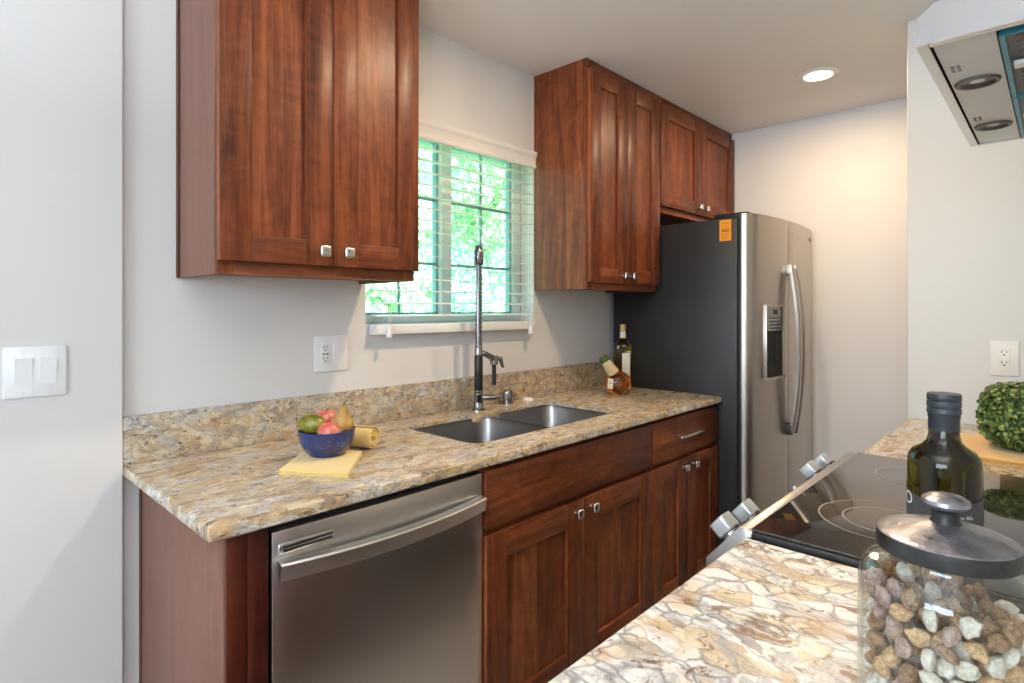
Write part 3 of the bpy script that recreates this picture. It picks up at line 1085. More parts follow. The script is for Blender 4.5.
mb.prism([(2.825, -0.8168, 1.300), (2.872, -0.8195, 1.300), (2.872, -0.81, 1.300), (2.825, -0.80, 1.300)], (0, 0, 0.024), 1)
mb.build('control_panel', ['chrome_dark', 'dark_slot'], freezer)
for (hx, par, mat) in ((SEAM - 0.034, freezer, 0), (SEAM + 0.030, fresh, 0)):
    mb = MB()
    N = 20
    pts = []
    vs, fs = [], []
    for k in range(N + 1):
        u = 2 * k / N - 1
        z = 1.120 + 0.405 * u
        y = -0.842 - 0.036 * (1 - u * u)
        for (a, b) in ((-0.016, 0.008), (-0.016, -0.005), (-0.011, -0.011), (0.011, -0.011), (0.016, -0.005), (0.016, 0.008)):
            vs.append((hx + a, y + b, z))
    for k in range(N):
        for q in range(6):
            q2 = (q + 1) % 6
            fs.append((k * 6 + q, k * 6 + q2, (k + 1) * 6 + q2, (k + 1) * 6 + q))
    fs += [tuple(range(6)), tuple(N * 6 + q for q in range(6))]
    mb.add(vs, fs, 0)
    for z in (0.725, 1.515):
        mb.box(hx - 0.017, hx + 0.017, -0.848, -0.812, z - 0.02, z + 0.03, 0.004, 1 if z < 1 else 0)
    mb.build('handle', ['steel_fridge', 'dark_slot'], par)
yl = door_outline(3.435) - 0.001
MB().lathe([(0.0, 0.0), (0.010, 0.0), (0.010, 0.002), (0.0, 0.0025)], (3.435, yl + 0.0005, 1.708), 20, mtx=rot_to((0, -1, 0))).build('badge', 'dark_slot', fresh)
# orange tag stuck on the side
mb = MB()
xs = FX0 - 0.0008
mb.box(xs, FX0 + 0.0002, -0.688, -0.632, 1.646, 1.746, 0, 0)
rng = random.Random(2)
for (z, h, w) in ((1.728, 0.002, 0.036), (1.716, 0.002, 0.020), (1.702, 0.002, 0.040), (1.690, 0.007, 0.034), (1.678, 0.002, 0.040), (1.668, 0.002, 0.030), (1.658, 0.002, 0.036)):
    mb.box(xs - 0.0004, xs, -0.660 - w / 2, -0.660 + w / 2, z, z + h, 0, 1)
mb.build('tag_sticker', ['orange_tag', 'tag_print'], fr)

# ------------------------------------------------------------------ window blind
bl = thing('window_blind', 'white slatted blind with moulded valance hanging in front of the sink window', 'blind', (1.55, -0.03, 1.232))
BX0, BX1 = 1.138, 1.988
mb = MB()
prof = [(-0.050, 1.970), (-0.060, 1.970), (-0.062, 1.973), (-0.062, 1.982), (-0.058, 1.986), (-0.058, 2.016), (-0.062, 2.022), (-0.066, 2.030), (-0.066, 2.044), (-0.004, 2.044), (-0.004, 2.034), (-0.050, 2.034)]
mb.prism([(BX0 - 0.01, y, z) for y, z in prof], (BX1 - BX0 + 0.004, 0, 0))
mb.build('valance', 'valance_white', bl)
MB().box(BX0 + 0.004, BX1 - 0.012, -0.046, -0.004, 1.985, 2.030, 0.002).build('head_rail', 'blind_white', bl)
nsl = 15
for k in range(nsl):
    z = 1.302 + k * 0.0460
    mb = MB()
    mb.box(BX0 + 0.006, BX1 - 0.010, -0.050, -0.002, z - 0.0014, z + 0.0014, 0.001, mtx=Matrix.Translation((0, -0.026, z)) @ Matrix.Rotation(R(7), 4, 'X') @ Matrix.Translation((0, 0.026, -z)))
    mb.build('slat', 'blind_white', bl)
mb = MB()
mb.box(BX0, BX1, -0.048, -0.006, 1.234, 1.270, 0.004, 0)
mb.box(BX0 - 0.002, BX0, -0.050, -0.008, 1.240, 1.264, 0.0, 1)
mb.build('bottom_rail', ['blind_white', 'valance_white'], bl)
for x in (1.20, 1.55, 1.90):
    for y in (-0.051, -0.003):
        MB().cyl((x, y, 1.262), (x, y, 1.99), 0.0009, 6).build('ladder_cord', 'white_plastic', bl)
for x in (1.935, 1.955):
    MB().cyl((x, -0.054, 1.25), (x, -0.054, 1.99), 0.0012, 6).build('lift_cord', 'white_plastic', bl)
for (x, z) in ((1.185, 1.224), (1.945, 1.212)):
    mb = MB()
    mb.lathe([(0.0, 0.0), (0.010, 0.0), (0.0115, 0.006), (0.008, 0.034), (0.004, 0.042), (0.0, 0.043)], (x, -0.060, z), 14)
    mb.cyl((x, -0.060, z + 0.042), (x, -0.058, z + 0.11), 0.0011, 6)
    mb.build('cord_tassel', 'white_plastic', bl)

# ------------------------------------------------------------------ switches and outlets


def plate_frame(o, n):
    """returns a function mapping (across, up, out) on a wall with outward normal n to world"""
    o = Vector(o)
    n = Vector(n)
    a = Vector((0, 0, 1)).cross(n).normalized()

    def f(u, v, w):
        return o + a * u + Vector((0, 0, v)) + n * w
    mt = Matrix((( a.x, 0, n.x, o.x), (a.y, 0, n.y, o.y), (a.z, 1, n.z, o.z), (0, 0, 0, 1)))
    return f, mt


def rocker(mb_mtx, u, parent, mat):
    mb = MB()
    w, h = 0.0165, 0.0335
    mb.prism([(u - w, -h, 0.004), (u - w, h, 0.004), (u - w, h, 0.0095), (u - w, 0.0, 0.0075), (u - w, -h, 0.0058)], (2 * w, 0, 0), 0, mtx=mb_mtx)
    return mb.build('rocker_switch', mat, parent)


def frame_gap(mb, u, mtx, w=0.0192, h=0.0362):
    mb.box(u - w, u + w, -h, h, 0.004, 0.0056, 0, 1, mtx=mtx)


def socket_pair(mtx, u, parent, mat, gfci=False):
    mb = MB()
    w, h = 0.0165, 0.0335
    mb.box(u - w, u + w, -h, h, 0.004, 0.0075, 0.001, 0, mtx=mtx)
    for c in (0.019, -0.017):
        mb.box(u - 0.0075, u - 0.0052, c - 0.001, c + 0.008, 0.007, 0.0079, 0, 1, mtx=mtx)
        mb.box(u + 0.0048, u + 0.0068, c, c + 0.007, 0.007, 0.0079, 0, 1, mtx=mtx)
        mb.lathe([(0.0, 0.0), (0.0028, 0.0), (0.0028, 0.0009), (0, 0.0009)], (0, 0, 0), 10, 1, mtx=mtx @ Matrix.Translation((u, c - 0.007, 0.0071)))
    if gfci:
        mb.box(u - 0.010, u - 0.002, -0.003, 0.003, 0.0072, 0.0086, 0.0005, 2, mtx=mtx)
        mb.box(u + 0.002, u + 0.010, -0.003, 0.003, 0.0072, 0.0086, 0.0005, 2, mtx=mtx)
    return mb.build('outlet_socket', [mat, 'dark_slot', 'grey_print'], parent)


def wall_plate(name, label, cat, loc, n, width, gangs, mat, gfci=False):
    th = thing(name, label, cat, loc)
    f, mt = plate_frame(loc, n)
    mb = MB()
    mb.box(-width / 2, width / 2, -0.0605, 0.0605, 0.0, 0.006, 0.0022, 0, mtx=mt)
    for (u, kind) in gangs:
        frame_gap(mb, u, mt)
        for v in (0.049, -0.049):
            mb.lathe([(0, 0), (0.0028, 0), (0.0024, 0.0009), (0, 0.0011)], (0, 0, 0), 10, 2, mtx=mt @ Matrix.Translation((u, v, 0.0058)))
    mb.build('wall_plate', [mat, 'grey_print', 'ivory_plastic'], th)
    for (u, kind) in gangs:
        if kind == 'rocker':
            rocker(mt, u, th, mat)
        else:
            socket_pair(mt, u, th, mat, gfci)
    return th


wall_plate('light_switch', 'white double rocker switch plate on the bare wall left of the counter', 'light switch', (0.2065, -0.0225, 1.1765), (0, -1, 0), 0.118,
           [(-0.023, 'rocker'), (0.023, 'rocker')], 'white_plastic')
wall_plate('wall_outlet', 'white outlet and rocker switch plate above the fruit bowl', 'outlet', (0.990, 0, 1.1745), (0, -1, 0), 0.124,
           [(-0.024, 'socket'), (0.024, 'rocker')], 'white_plastic', True)
wall_plate('wall_outlet', 'ivory double outlet on the end wall above the boxwood plant', 'outlet', (2.623, -1.660, 1.155), (-1, 0, 0), 0.078,
           [(0.0, 'socket')], 'ivory_plastic')

# ------------------------------------------------------------------ recessed ceiling lights


def can_light(x, y, label, power, tint):
    t_ = thing('recessed_light', label, 'ceiling light', (x, y, CEIL), 'recessed ceiling lights')
    mb = MB()
    mb.lathe([(0.058, -0.001), (0.062, -0.008), (0.078, -0.006), (0.085, 0.0)], (x, y, CEIL), 36)
    mb.build('trim_ring', 'white_paint', t_)
    MB().lathe([(0.0, -0.005), (0.050, -0.005), (0.060, -0.003), (0.060, -0.001), (0.0, -0.001)], (x, y, CEIL), 36).build('lamp_lens', 'lamp_glow', t_)
    light('recessed_lamp', 'AREA', (x, y, CEIL - 0.012), (0, 0, 0), power, tint, shape='DISK', size=0.11)


can_light(2.935, -0.98, 'glowing recessed light in the ceiling near the refrigerator', 12.5, (1.0, 0.72, 0.44))
can_light(1.45, -1.00, 'recessed light in the ceiling above the aisle by the sink', 17, (1.0, 0.74, 0.47))

# ------------------------------------------------------------------ range side counter
NB, NT_ = 0.883, 0.914
mb = slab(0.22, 1.046, -2.043, -1.386, NB, NT_, 0.005)
tag(mb.build('countertop', 'granite_white', origin=(0, 0, NB)), 'pale white and brown granite countertop under the glass jar in front', 'countertop')
mb = slab(1.836, 2.621, -2.043, -1.386, NB, NT_, 0.005)
tag(mb.build('countertop', 'granite_tan', origin=(0.3, 0, NB)), 'short granite countertop beyond the range, under the boxwood plant', 'countertop')
for (x0, x1, lab) in ((0.25, 1.046, 'cherry base cabinet under the pale granite countertop'), (1.838, 2.621, 'cherry base cabinet between the range and the end wall')):
    c = thing('base_cabinet', lab, 'cabinet', (x0, -2.04, 0), 'range side base cabinets')
    mb = MB().box(x0, x1, -2.042, -1.43, 0.10, 0.883, 0, 0).box(x0, x1, -2.042, -1.50, 0, 0.10, 0, 0)
    mb.build('carcass', ['cherry_vertical'], c)
    xm = (x0 + x1) / 2
    for (a, b) in ((x0 + 0.006, xm - 0.002), (xm + 0.002, x1 - 0.006)):
        mb = MB()
        for q in ((a, a + 0.08, 0.112, 0.86), (b - 0.08, b, 0.112, 0.86)):
            mb.box(q[0], q[1], -1.430, -1.410, q[2], q[3], 0.0015)
        mb.box(a + 0.08, b - 0.08, -1.430, -1.410, 0.112, 0.192, 0.0015, 1).box(a + 0.08, b - 0.08, -1.430, -1.410, 0.78, 0.86, 0.0015, 1)
        mb.box(a + 0.078, b - 0.078, -1.430, -1.421, 0.19, 0.782)
        mb.build('door', WOOD, c)

# ------------------------------------------------------------------ range
rg = thing('kitchen_range', 'slide-in electric range with black glass cooktop and silver knobs', 'range', (1.443, -1.7, 0))
RX0, RX1 = 1.056, 1.830
MB().box(RX0 + 0.005, RX1 - 0.005, -2.03, -1.395, 0.02, 0.905).build('body', 'charcoal_paint', rg)
mb = MB()
prof = [(-1.395, 0.922), (-1.372, 0.926), (-1.306, 0.848), (-1.306, 0.800), (-1.395, 0.800)]
mb.prism([(RX0, y, z) for y, z in prof], (RX1 - RX0, 0, 0), bev=0.002)
panel = mb.build('control_panel', 'steel_range', rg)
mb = MB().box(RX0 + 0.004, RX1 - 0.004, -1.394, -1.345, 0.20, 0.790, 0.006, 0).box(RX0 + 0.10, RX1 - 0.10, -1.3455, -1.344, 0.34, 0.66, 0, 1)
od = mb.build('oven_door', ['steel_range', 'cooktop_glass'], rg)
mb = MB().cyl((RX0 + 0.05, -1.292, 0.735), (RX1 - 0.05, -1.292, 0.735), 0.012, 14)
for x in (RX0 + 0.09, RX1 - 0.09):
    mb.cyl((x, -1.345, 0.735), (x, -1.292, 0.735), 0.008, 12)
mb.build('handle', 'steel_range', od)
MB().box(RX0 + 0.004, RX1 - 0.004, -1.394, -1.35, 0.04, 0.19, 0.005).build('warming_drawer', 'steel_range', rg)
mb = MB().box(RX0, RX1, -2.035, -1.390, 0.902, 0.920, 0.003, 0)
mb.build('cooktop_rim', 'charcoal_paint', rg)
mb = MB().box(RX0 + 0.004, RX1 - 0.004, -2.033, -1.392, 0.9195, 0.9265, 0.002, 0)
ct = mb.build('cooktop', 'cooktop_glass', rg)


def ring(cx, cy, r):
    mb = MB()
    n = 72
    vs, fs = [], []
    for k in range(n):
        a = 2 * PI * k / n
        for rr_ in (r - 0.0011, r + 0.0011):
            vs.append((cx + rr_ * math.cos(a), cy + rr_ * math.sin(a), 0.9268))
    for k in range(n):
        k2 = (k + 1) % n
        fs.append((2 * k, 2 * k + 1, 2 * k2 + 1, 2 * k2))
    return mb.add(vs, fs)


for (cx, cy, rs) in ((1.275, -1.565, (0.116, 0.075)), (1.655, -1.560, (0.090,)), (1.25, -1.87, (0.080,)), (1.64, -1.86, (0.105, 0.065))):
    mb = MB()
    for r_ in rs:
        q = ring(cx, cy, r_)
        mb.add(q.v, q.f)
    mb.build('burner_ring', 'ring_print', ct)
nv = Vector((0, 0.763, 0.646))
for x in (1.107, 1.212, 1.640, 1.752):
    c0 = Vector((x, -1.339, 0.887))
    m_ = Matrix.Translation(c0) @ rot_to(nv)
    mb = MB()
    mb.lathe([(0.0, -0.002), (0.024, -0.002), (0.024, 0.006), (0.020, 0.010), (0.0, 0.010)], (0, 0, 0), 28, 1, mtx=m_)
    body = [(0.0215, -0.0150), (0.0215, 0.0150), (0.0165, 0.0195), (-0.0165, 0.0195), (-0.0215, 0.0150), (-0.0215, -0.0150), (-0.0165, -0.0195), (0.0165, -0.0195)]
    mb.prism([(a, b, 0.008) for a, b in body], (0, 0, 0.030), 0, 0.0025, mtx=m_)
    mb.build('control_knob', ['knob_silver', 'chrome_dark'], panel)
MB().lathe([(0.0, 0.0), (0.007, 0.0), (0.006, 0.006), (0.0, 0.007)], (1.43, -1.352, 0.905), 14, mtx=rot_to(nv)).build('indicator_button', 'knob_silver', panel)

# ------------------------------------------------------------------ range hood
hd = thing('range_hood', 'stainless range hood with blue film strips on its filters, above the cooktop', 'range hood', (1.434, -1.85, 1.725))
HX0_, HX1_ = 1.060, 1.808
mb = MB()
prof = [(-1.640, 1.727), (-1.640, 1.768), (-1.690, 1.806), (-1.78, 1.868), (-2.044, 2.02), (-2.044, 1.727)]
t_ = 0.0015
# open-bottomed shell
vs = [(HX0_, y, z) for y, z in prof] + [(HX1_, y, z) for y, z in prof]
n = len(prof)
fs = [tuple(range(n)), tuple(range(2 * n - 1, n - 1, -1))] + [(k, k + 1, n + k + 1, n + k) for k in range(n - 1)]
mb.add(vs, fs)
mb.build('canopy', 'steel_hood', hd)
mb = MB()
# underside border
zb = 1.727
for (a0, a1, b0, b1) in ((HX0_, HX1_, -1.655, -1.640), (HX0_, HX1_, -2.044, -2.02), (HX0_, HX0_ + 0.018, -2.02, -1.655), (HX1_ - 0.012, HX1_, -2.02, -1.655)):
    mb.box(a0 + 0.0004, a1 - 0.0004, b0 + 0.0004, b1 - 0.0004, zb - 0.0004, zb + 0.004)
mb.build('underside_frame', 'nickel', hd)
mb = MB().box(HX0_ + 0.022, HX1_ - 0.014, -1.732, -1.658, 1.7285, 1.740, 0.001, 0)
for x in (1.250, 1.600):
    for q in range(3):
        for w in range(2):
            mb.box(x - 0.058 + q * 0.012, x - 0.050 + q * 0.012, -1.672 - w * 0.008, -1.667 - w * 0.008, 1.7280, 1.729, 0, 1)
lp = mb.build('light_panel', ['hood_panel', 'grey_print'], hd)
for x in (1.300, 1.632):
    mb = MB()
    mb.lathe([(0.0, 0.002), (0.022, 0.001), (0.026, -0.003), (0.031, -0.003), (0.033, 0.0015)], (x, -1.694, 1.7270), 28)
    mb.build('hood_lamp', 'steel_hood', lp)
for (x0, x1) in ((1.105, 1.447), (1.453, 1.792)):
    mb = MB().box(x0 + 0.003, x1 - 0.003, -2.012, -1.741, 1.733, 1.745, 0, 0)
    for q in range(12):
        xx = x0 + 0.03 + q * (x1 - x0 - 0.06) / 11
        mb.box(xx - 0.004, xx + 0.004, -2.005, -1.752, 1.7315, 1.736, 0, 0)
    fl = mb.build('grease_filter', ['filter_grey'], hd)
    fm = MB()
    fm.box(x0, x0 + 0.003, -2.018, -1.734, 1.727, 1.736).box(x1 - 0.003, x1, -2.018, -1.734, 1.727, 1.736)
    fm.box(x0 + 0.003, x1 - 0.003, -1.741, -1.734, 1.727, 1.736).box(x0 + 0.003, x1 - 0.003, -2.018, -2.012, 1.727, 1.736)
    fm.build('film_frame', 'blue_film', fl)
    xm = (x0 + x1) / 2 - 0.03
    MB().box(xm - 0.012, xm + 0.012, -1.790, -1.745, 1.722, 1.730, 0.002).build('filter_clip', 'white_plastic', fl)

# ------------------------------------------------------------------ fruit bowl, fruit, napkins


def cloth_strip(corners, z, thick, mb, seed, wave=0.0012, n=14):
    rng = random.Random(seed)
    a, b, c, d = [Vector((*p, 0)) for p in corners]
    ph = [rng.uniform(0, 6) for _ in range(4)]
    vs, fs = [], []
    for lv in (0, 1):
        for i in range(n + 1):
            for j in range(n + 1):
                u, v = i / n, j / n
                p = a.lerp(b, u).lerp(d.lerp(c, u), v)
                h = wave * (math.sin(u * 7 + ph[0]) * math.sin(v * 6 + ph[1]) + 1) * (1 if lv else 0.2)
                edge = min(u, v, 1 - u, 1 - v)
                inset = 0.0 if edge > 0.02 else -0.25 * thick
                vs.append((p.x, p.y, z + (thick + inset if lv else 0) + h))
    N = (n + 1) * (n + 1)
    for i in range(n):
        for j in range(n):
            q = [i * (n + 1) + j, (i + 1) * (n + 1) + j, (i + 1) * (n + 1) + j + 1, i * (n + 1) + j + 1]
            fs.append(tuple(q))
            fs.append(tuple(N + k for k in reversed(q)))
    for i in range(n):
        for (p, q) in ((i, i + 1),):
            for (s0, s1) in (((p) * (n + 1), (q) * (n + 1)), (p * (n + 1) + n, q * (n + 1) + n), (p, q), (n * (n + 1) + p, n * (n + 1) + q)):
                fs.append((s0, s1, N + s1, N + s0))
    mb.add(vs, fs)


cs = [(0.632, -0.393), (0.735, -0.545), (0.882, -0.372), (0.785, -0.235)]
mb = MB()
ctr = Vector((sum(p[0] for p in cs) / 4, sum(p[1] for p in cs) / 4))
for k in range(3):
    s_ = 1 - 0.018 * (k % 2)
    cloth_strip([tuple(ctr + (Vector(p) - ctr) * s_) for p in cs], TOP + 0.0004 + k * 0.0040, 0.0034, mb, k, 0.0004)
tag(mb.build('napkin', 'napkin_yellow'), 'folded yellow napkin lying flat under the blue fruit bowl', 'napkin', 'yellow napkins')

# rolled napkin
mb = MB()
ax = Vector((0.42, -0.907, 0)).normalized()
pr = Vector((0, 0, 1)).cross(ax).normalized()
c0 = Vector((0.944, -0.335, TOP + 0.0315)) - ax * 0.058
turn, seg, th = 3.2, 90, 0.0026
vs, fs = [], []
Lr = 0.115
for i in range(seg + 1):
    a = 2 * PI * turn * i / seg
    rad = 0.006 + 0.0238 * i / seg
    for rr_ in (rad, rad + th + 0.0018):
        for e in (-0.5, 0.5):
            jit = 0.002 * math.sin(a * 1.3 + e)
            vs.append(c0 + ax * (Lr * e + jit) + pr * math.cos(a) * rr_ + Vector((0, 0, math.sin(a) * rr_)))
for i in range(seg):
    o = i * 4
    fs += [(o, o + 4, o + 5, o + 1), (o + 2, o + 3, o + 7, o + 6), (o, o + 2, o + 6, o + 4), (o + 1, o + 5, o + 7, o + 3)]
fs += [(0, 1, 3, 2), (seg * 4, seg * 4 + 2, seg * 4 + 3, seg * 4 + 1)]
mb.add(vs, fs)
tag(mb.build('napkin', 'napkin_yellow', origin=(c0.x, c0.y, TOP)), 'yellow napkin rolled into a spiral behind the blue fruit bowl', 'napkin', 'yellow napkins')

BC = Vector((0.792, -0.338, TOP + 0.0136))
mb = MB()
mb.lathe([(0.0, 0.003), (0.038, 0.003), (0.039, 0.0), (0.046, 0.0), (0.048, 0.004), (0.061, 0.016), (0.071, 0.036), (0.0755, 0.058), (0.0765, 0.068), (0.0748, 0.0695), (0.0725, 0.066),
          (0.068, 0.042), (0.055, 0.024), (0.034, 0.011), (0.0, 0.010)], BC, 48)
tag(mb.build('fruit_bowl', 'cobalt_glaze', origin=BC), 'cobalt blue ceramic bowl holding fruit on the yellow napkin', 'bowl')


def fruit_thing(name, label, prof, loc, axis, mat, stem_len, dimple=0.0, sub=None, cat='fruit'):
    th = thing(name, label, cat, loc, 'fruit in the blue bowl')
    m_ = rot_to(axis)
    mb = MB().lathe(prof, loc, 28, mtx=m_)
    mb.build('flesh', mat, th)
    top = prof[-1][1]
    pts = [Vector((0, 0, top - 0.004)), Vector((0.001, 0, top + stem_len * 0.4)), Vector((0.006, 0, top + stem_len * 0.8)), Vector((0.011, 0, top + stem_len))]
    T = Matrix.Translation(loc) @ m_
    MB().tube([T @ p for p in pts], [0.0016, 0.0014, 0.0014, 0.002], 8).build('stem', 'fruit_stem', th)
    return th


apple = [(0.0, -0.024), (0.006, -0.026), (0.016, -0.026), (0.027, -0.016), (0.0325, 0.0), (0.031, 0.014), (0.023, 0.025), (0.013, 0.028), (0.006, 0.025), (0.0, 0.021)]
pear = [(0.0, -0.034), (0.008, -0.036), (0.022, -0.031), (0.0315, -0.016), (0.0315, -0.001), (0.025, 0.013), (0.0165, 0.024), (0.0135, 0.032), (0.0125, 0.039), (0.009, 0.0445), (0.0, 0.046)]
mango = [(0.0, -0.040), (0.010, -0.039), (0.022, -0.029), (0.0275, -0.010), (0.0275, 0.008), (0.022, 0.024), (0.012, 0.037), (0.005, 0.043), (0.0, 0.044)]
vr = Vector((0.64, -0.77, 0))      # picture-right direction at the bowl
vd = Vector((0.77, 0.64, 0))       # away from the viewer
zf = BC.z


def fpos(r, d, z):
    return BC + vr * r + vd * d + Vector((0, 0, z))


fruit_thing('mango', 'olive-green pear-shaped fruit lying at the left front of the blue bowl', mango, fpos(-0.036, -0.014, 0.084), (-vr * 0.95 + vd * 0.1 + Vector((0, 0, 0.16))), 'mango_skin', 0.008)
fruit_thing('apple', 'pink-red apple with a stem, at the back of the blue bowl', apple, fpos(-0.014, 0.032, 0.085), Vector((-0.1, 0.0, 1)), 'apple_skin', 0.013)
fruit_thing('apple', 'pink-red apple low at the front of the blue bowl beside the pear', apple, fpos(0.017, -0.028, 0.064), vr * 0.3 - vd * 0.3 + Vector((0, 0, -1)), 'apple_skin', 0.003)
fruit_thing('pear', 'tan brown pear standing upright at the right of the blue bowl', pear, fpos(0.038, 0.014, 0.084), Vector((0.06, -0.05, 1)), 'pear_skin', 0.016)

# ------------------------------------------------------------------ bottles by the refrigerator
bt = thing('oil_bottle', 'tall square olive oil bottle with pale label beside the refrigerator', 'bottle', (2.494, -0.196, TOP))
mb = MB()
bxc, byc = 2.494, -0.196
BROT = math.atan2(byc + 1.7993, bxc) - PI / 2
w_ = 0.036
rings = [(0.034, 0.0), (0.038, 0.004), (0.0405, 0.20), (0.0415, 0.222), (0.0385, 0.236), (0.0260, 0.249), (0.0150, 0.262), (0.0135, 0.300), (0.0155, 0.302), (0.0155, 0.308), (0.0125, 0.309)]
vs, fs = [], []
prev = None
for (r_, z) in rings:
    corner = r_ * (0.95 if z > 0.255 else (0.6 if z > 0.24 else 0.35))
    lp = rrect(-r_, r_, -r_, r_, corner, 5)
    ca, sa = math.cos(BROT), math.sin(BROT)
    idx = list(range(len(vs), len(vs) + len(lp)))
    vs += [(bxc + x * ca - y * sa, byc + x * sa + y * ca, TOP + z) for x, y in lp]
    if prev:
        nl = len(lp)
        fs += [(prev[q], prev[(q + 1) % nl], idx[(q + 1) % nl], idx[q]) for q in range(nl)]
    else:
        fs.append(tuple(reversed(idx)))
    prev = idx
fs.append(tuple(prev))
mb.add(vs, fs)
mb.build('glass_body', 'golden_oil', bt)
BM_ = Matrix.Translation((bxc, byc, TOP)) @ Matrix.Rotation(BROT, 4, 'Z') @ Matrix.Rotation(R(0.75), 4, 'X')
MB().box(-0.004, 0.034, -0.0400, -0.0388, 0.035, 0.192, 0, mtx=BM_).build('label', 'label_white', bt)
mb = MB()
mb.lathe([(0.0160, 0.300), (0.0160, 0.330), (0.0150, 0.334), (0.0, 0.335)], (bxc, byc, TOP), 20)
mb.build('cap', 'gold_cap', bt)
MB().lathe([(0.0154, 0.266), (0.0148, 0.298)], (bxc, byc, TOP), 20).build('neck_label', 'label_white', bt)

lq = thing('liqueur_flask', 'squat round amber flask with straw-wrapped tilted neck on the granite counter', 'bottle', (2.342, -0.268, TOP))
fcx, fcy = 2.342, -0.268
view = Vector((fcx, fcy + 1.7993, 0)).normalized()
vr2 = Vector((view.y, -view.x, 0))
cen = Vector((fcx, fcy, TOP + 0.056))
m_ = Matrix.Translation(cen) @ Matrix(((vr2.x, view.x, 0, 0), (vr2.y, view.y, 0, 0), (0, 0, 1, 0), (0, 0, 0, 1)))
bm = bmesh.new()
bmesh.ops.create_uvsphere(bm, u_segments=32, v_segments=20, radius=0.060, matrix=Matrix.Diagonal((1.04, 0.68, 0.98, 1)))
for q in bm.verts:
    if q.co.z < -0.0535:
        q.co.z = -0.0555
MB().add_bm(bm, 0, m_).build('glass_body', 'amber_liquor', lq)
nd = Vector((-0.56, 0, 0.83)).normalized()
n0 = Vector((-0.020, 0, 0.044))
mb = MB()
pth = [n0 + nd * s_ for s_ in (0.0, 0.02, 0.045, 0.07)]
mb.tube([m_ @ p for p in pth], [0.028, 0.026, 0.0225, 0.020], 18)
for s_ in range(9):
    p = n0 + nd * (0.006 + s_ * 0.0072)
    r_ = 0.0275 - s_ * 0.0009
    mb.tube([m_ @ (p + (Vector((nd.z, 0, -nd.x)) * math.cos(a) + Vector((0, 1, 0)) * math.sin(a)) * r_) for a in [2 * PI * k / 20 for k in range(21)]], 0.0034, 6, cap=False)
mb.build('straw_neck', 'straw_wrap', lq)
mb = MB()
mb.tube([m_ @ (n0 + nd * s_) for s_ in (0.068, 0.074, 0.094, 0.100)], [0.019, 0.0235, 0.0235, 0.017], 18)
mb.build('cap', 'green_cap', lq)
mb = MB()
lt = m_ @ Matrix.Translation((-0.036, -0.040, 0.000)) @ Matrix.Rotation(R(-35), 4, 'Z') @ Matrix.Rotation(R(6), 4, 'Y')
mb.box(-0.015, 0.015, -0.0006, 0.0006, -0.022, 0.026, 0, 0, mtx=lt)
mb.lathe([(0, 0), (0.004, 0), (0.004, 0.0006), (0, 0.0006)], (0, 0, 0), 14, 1, mtx=lt @ Matrix.Translation((0, -0.0006, 0.004)) @ rot_to((0, -1, 0)))
mb.build('hang_tag', ['label_cream', 'dark_slot'], lq)

# ------------------------------------------------------------------ dark olive oil bottle and glass jar in front
OB = Vector((0.845, -1.700, NT_))
ob = thing('olive_oil_bottle', 'dark green olive oil bottle with black cap behind the glass jar', 'bottle', OB)
RB = 0.0362
prof = [(0.0, 0.004), (0.028, 0.0), (0.033, 0.002), (RB, 0.008), (RB, 0.229), (0.0354, 0.238), (0.031, 0.2455), (0.022, 0.251), (0.0168, 0.257), (0.0152, 0.265), (0.0146, 0.285), (0.0146, 0.292), (0.0, 0.292)]
MB().lathe(prof, OB, 48).build('glass_body', 'olive_glass', ob)
mb = MB()
mb.lathe([(0.0156, 0.270), (0.0154, 0.283), (0.0160, 0.286), (0.0160, 0.289)], OB, 32)
mb.build('neck_seal', 'seal_blue_black', ob)
mb = MB()
mb.lathe([(0.0160, 0.2892), (0.0170, 0.290), (0.0170, 0.294), (0.0160, 0.296), (0.0170, 0.298), (0.0170, 0.303), (0.0162, 0.3045), (0.0170, 0.306), (0.0170, 0.311), (0.0162, 0.313), (0.0, 0.3125)], OB, 36)
mb.build('screw_cap', 'cap_blue_black', ob)
# label wrapped on the side toward the camera, its top edge bowed
tocam = math.atan2(-1.7993 - OB.y, -OB.x)
vs, fs = [], []
n = 40
for k in range(n + 1):
    u = 2 * k / n - 1
    a = tocam + u * R(105)
    zt = 0.205 - 0.013 * (1 - u * u) + (0.010 if abs(u) > 0.9 else 0)
    for z in (0.030, zt):
        vs.append((OB.x + (RB + 0.0006) * math.cos(a), OB.y + (RB + 0.0006) * math.sin(a), OB.z + z))
for k in range(n):
    fs.append((2 * k, 2 * k + 2, 2 * k + 3, 2 * k + 1))
lb = MB().add(vs, fs).build('label', 'label_dark', ob)


def wrapped_text(txt, size, ang, z, parent):
    cu = bpy.data.curves.new('txt', 'FONT')
    cu.body = txt
    cu.size = size
    cu.align_x = 'CENTER'
    tmp = bpy.data.objects.new('txt', cu)
    COL.objects.link(tmp)
    bpy.context.view_layer.update()
    me = bpy.data.meshes.new_from_object(tmp.evaluated_get(bpy.context.evaluated_depsgraph_get()))
    bpy.data.objects.remove(tmp)
    bm = bmesh.new()
    bm.from_mesh(me)
    bmesh.ops.subdivide_edges(bm, edges=[e for e in bm.edges if e.calc_length() > 0.006], cuts=2)
    mb = MB()
    r_ = RB + 0.0010
    bm.verts.index_update()
    mb.add([(OB.x + r_ * math.cos(ang + q.co.x / r_), OB.y + r_ * math.sin(ang + q.co.x / r_), OB.z + z + q.co.y) for q in bm.verts], [[q.index for q in f.verts] for f in bm.faces])
    bm.free()
    bpy.data.meshes.remove(me)
    return mb.build('label_lettering', 'label_text', parent, smooth=False)


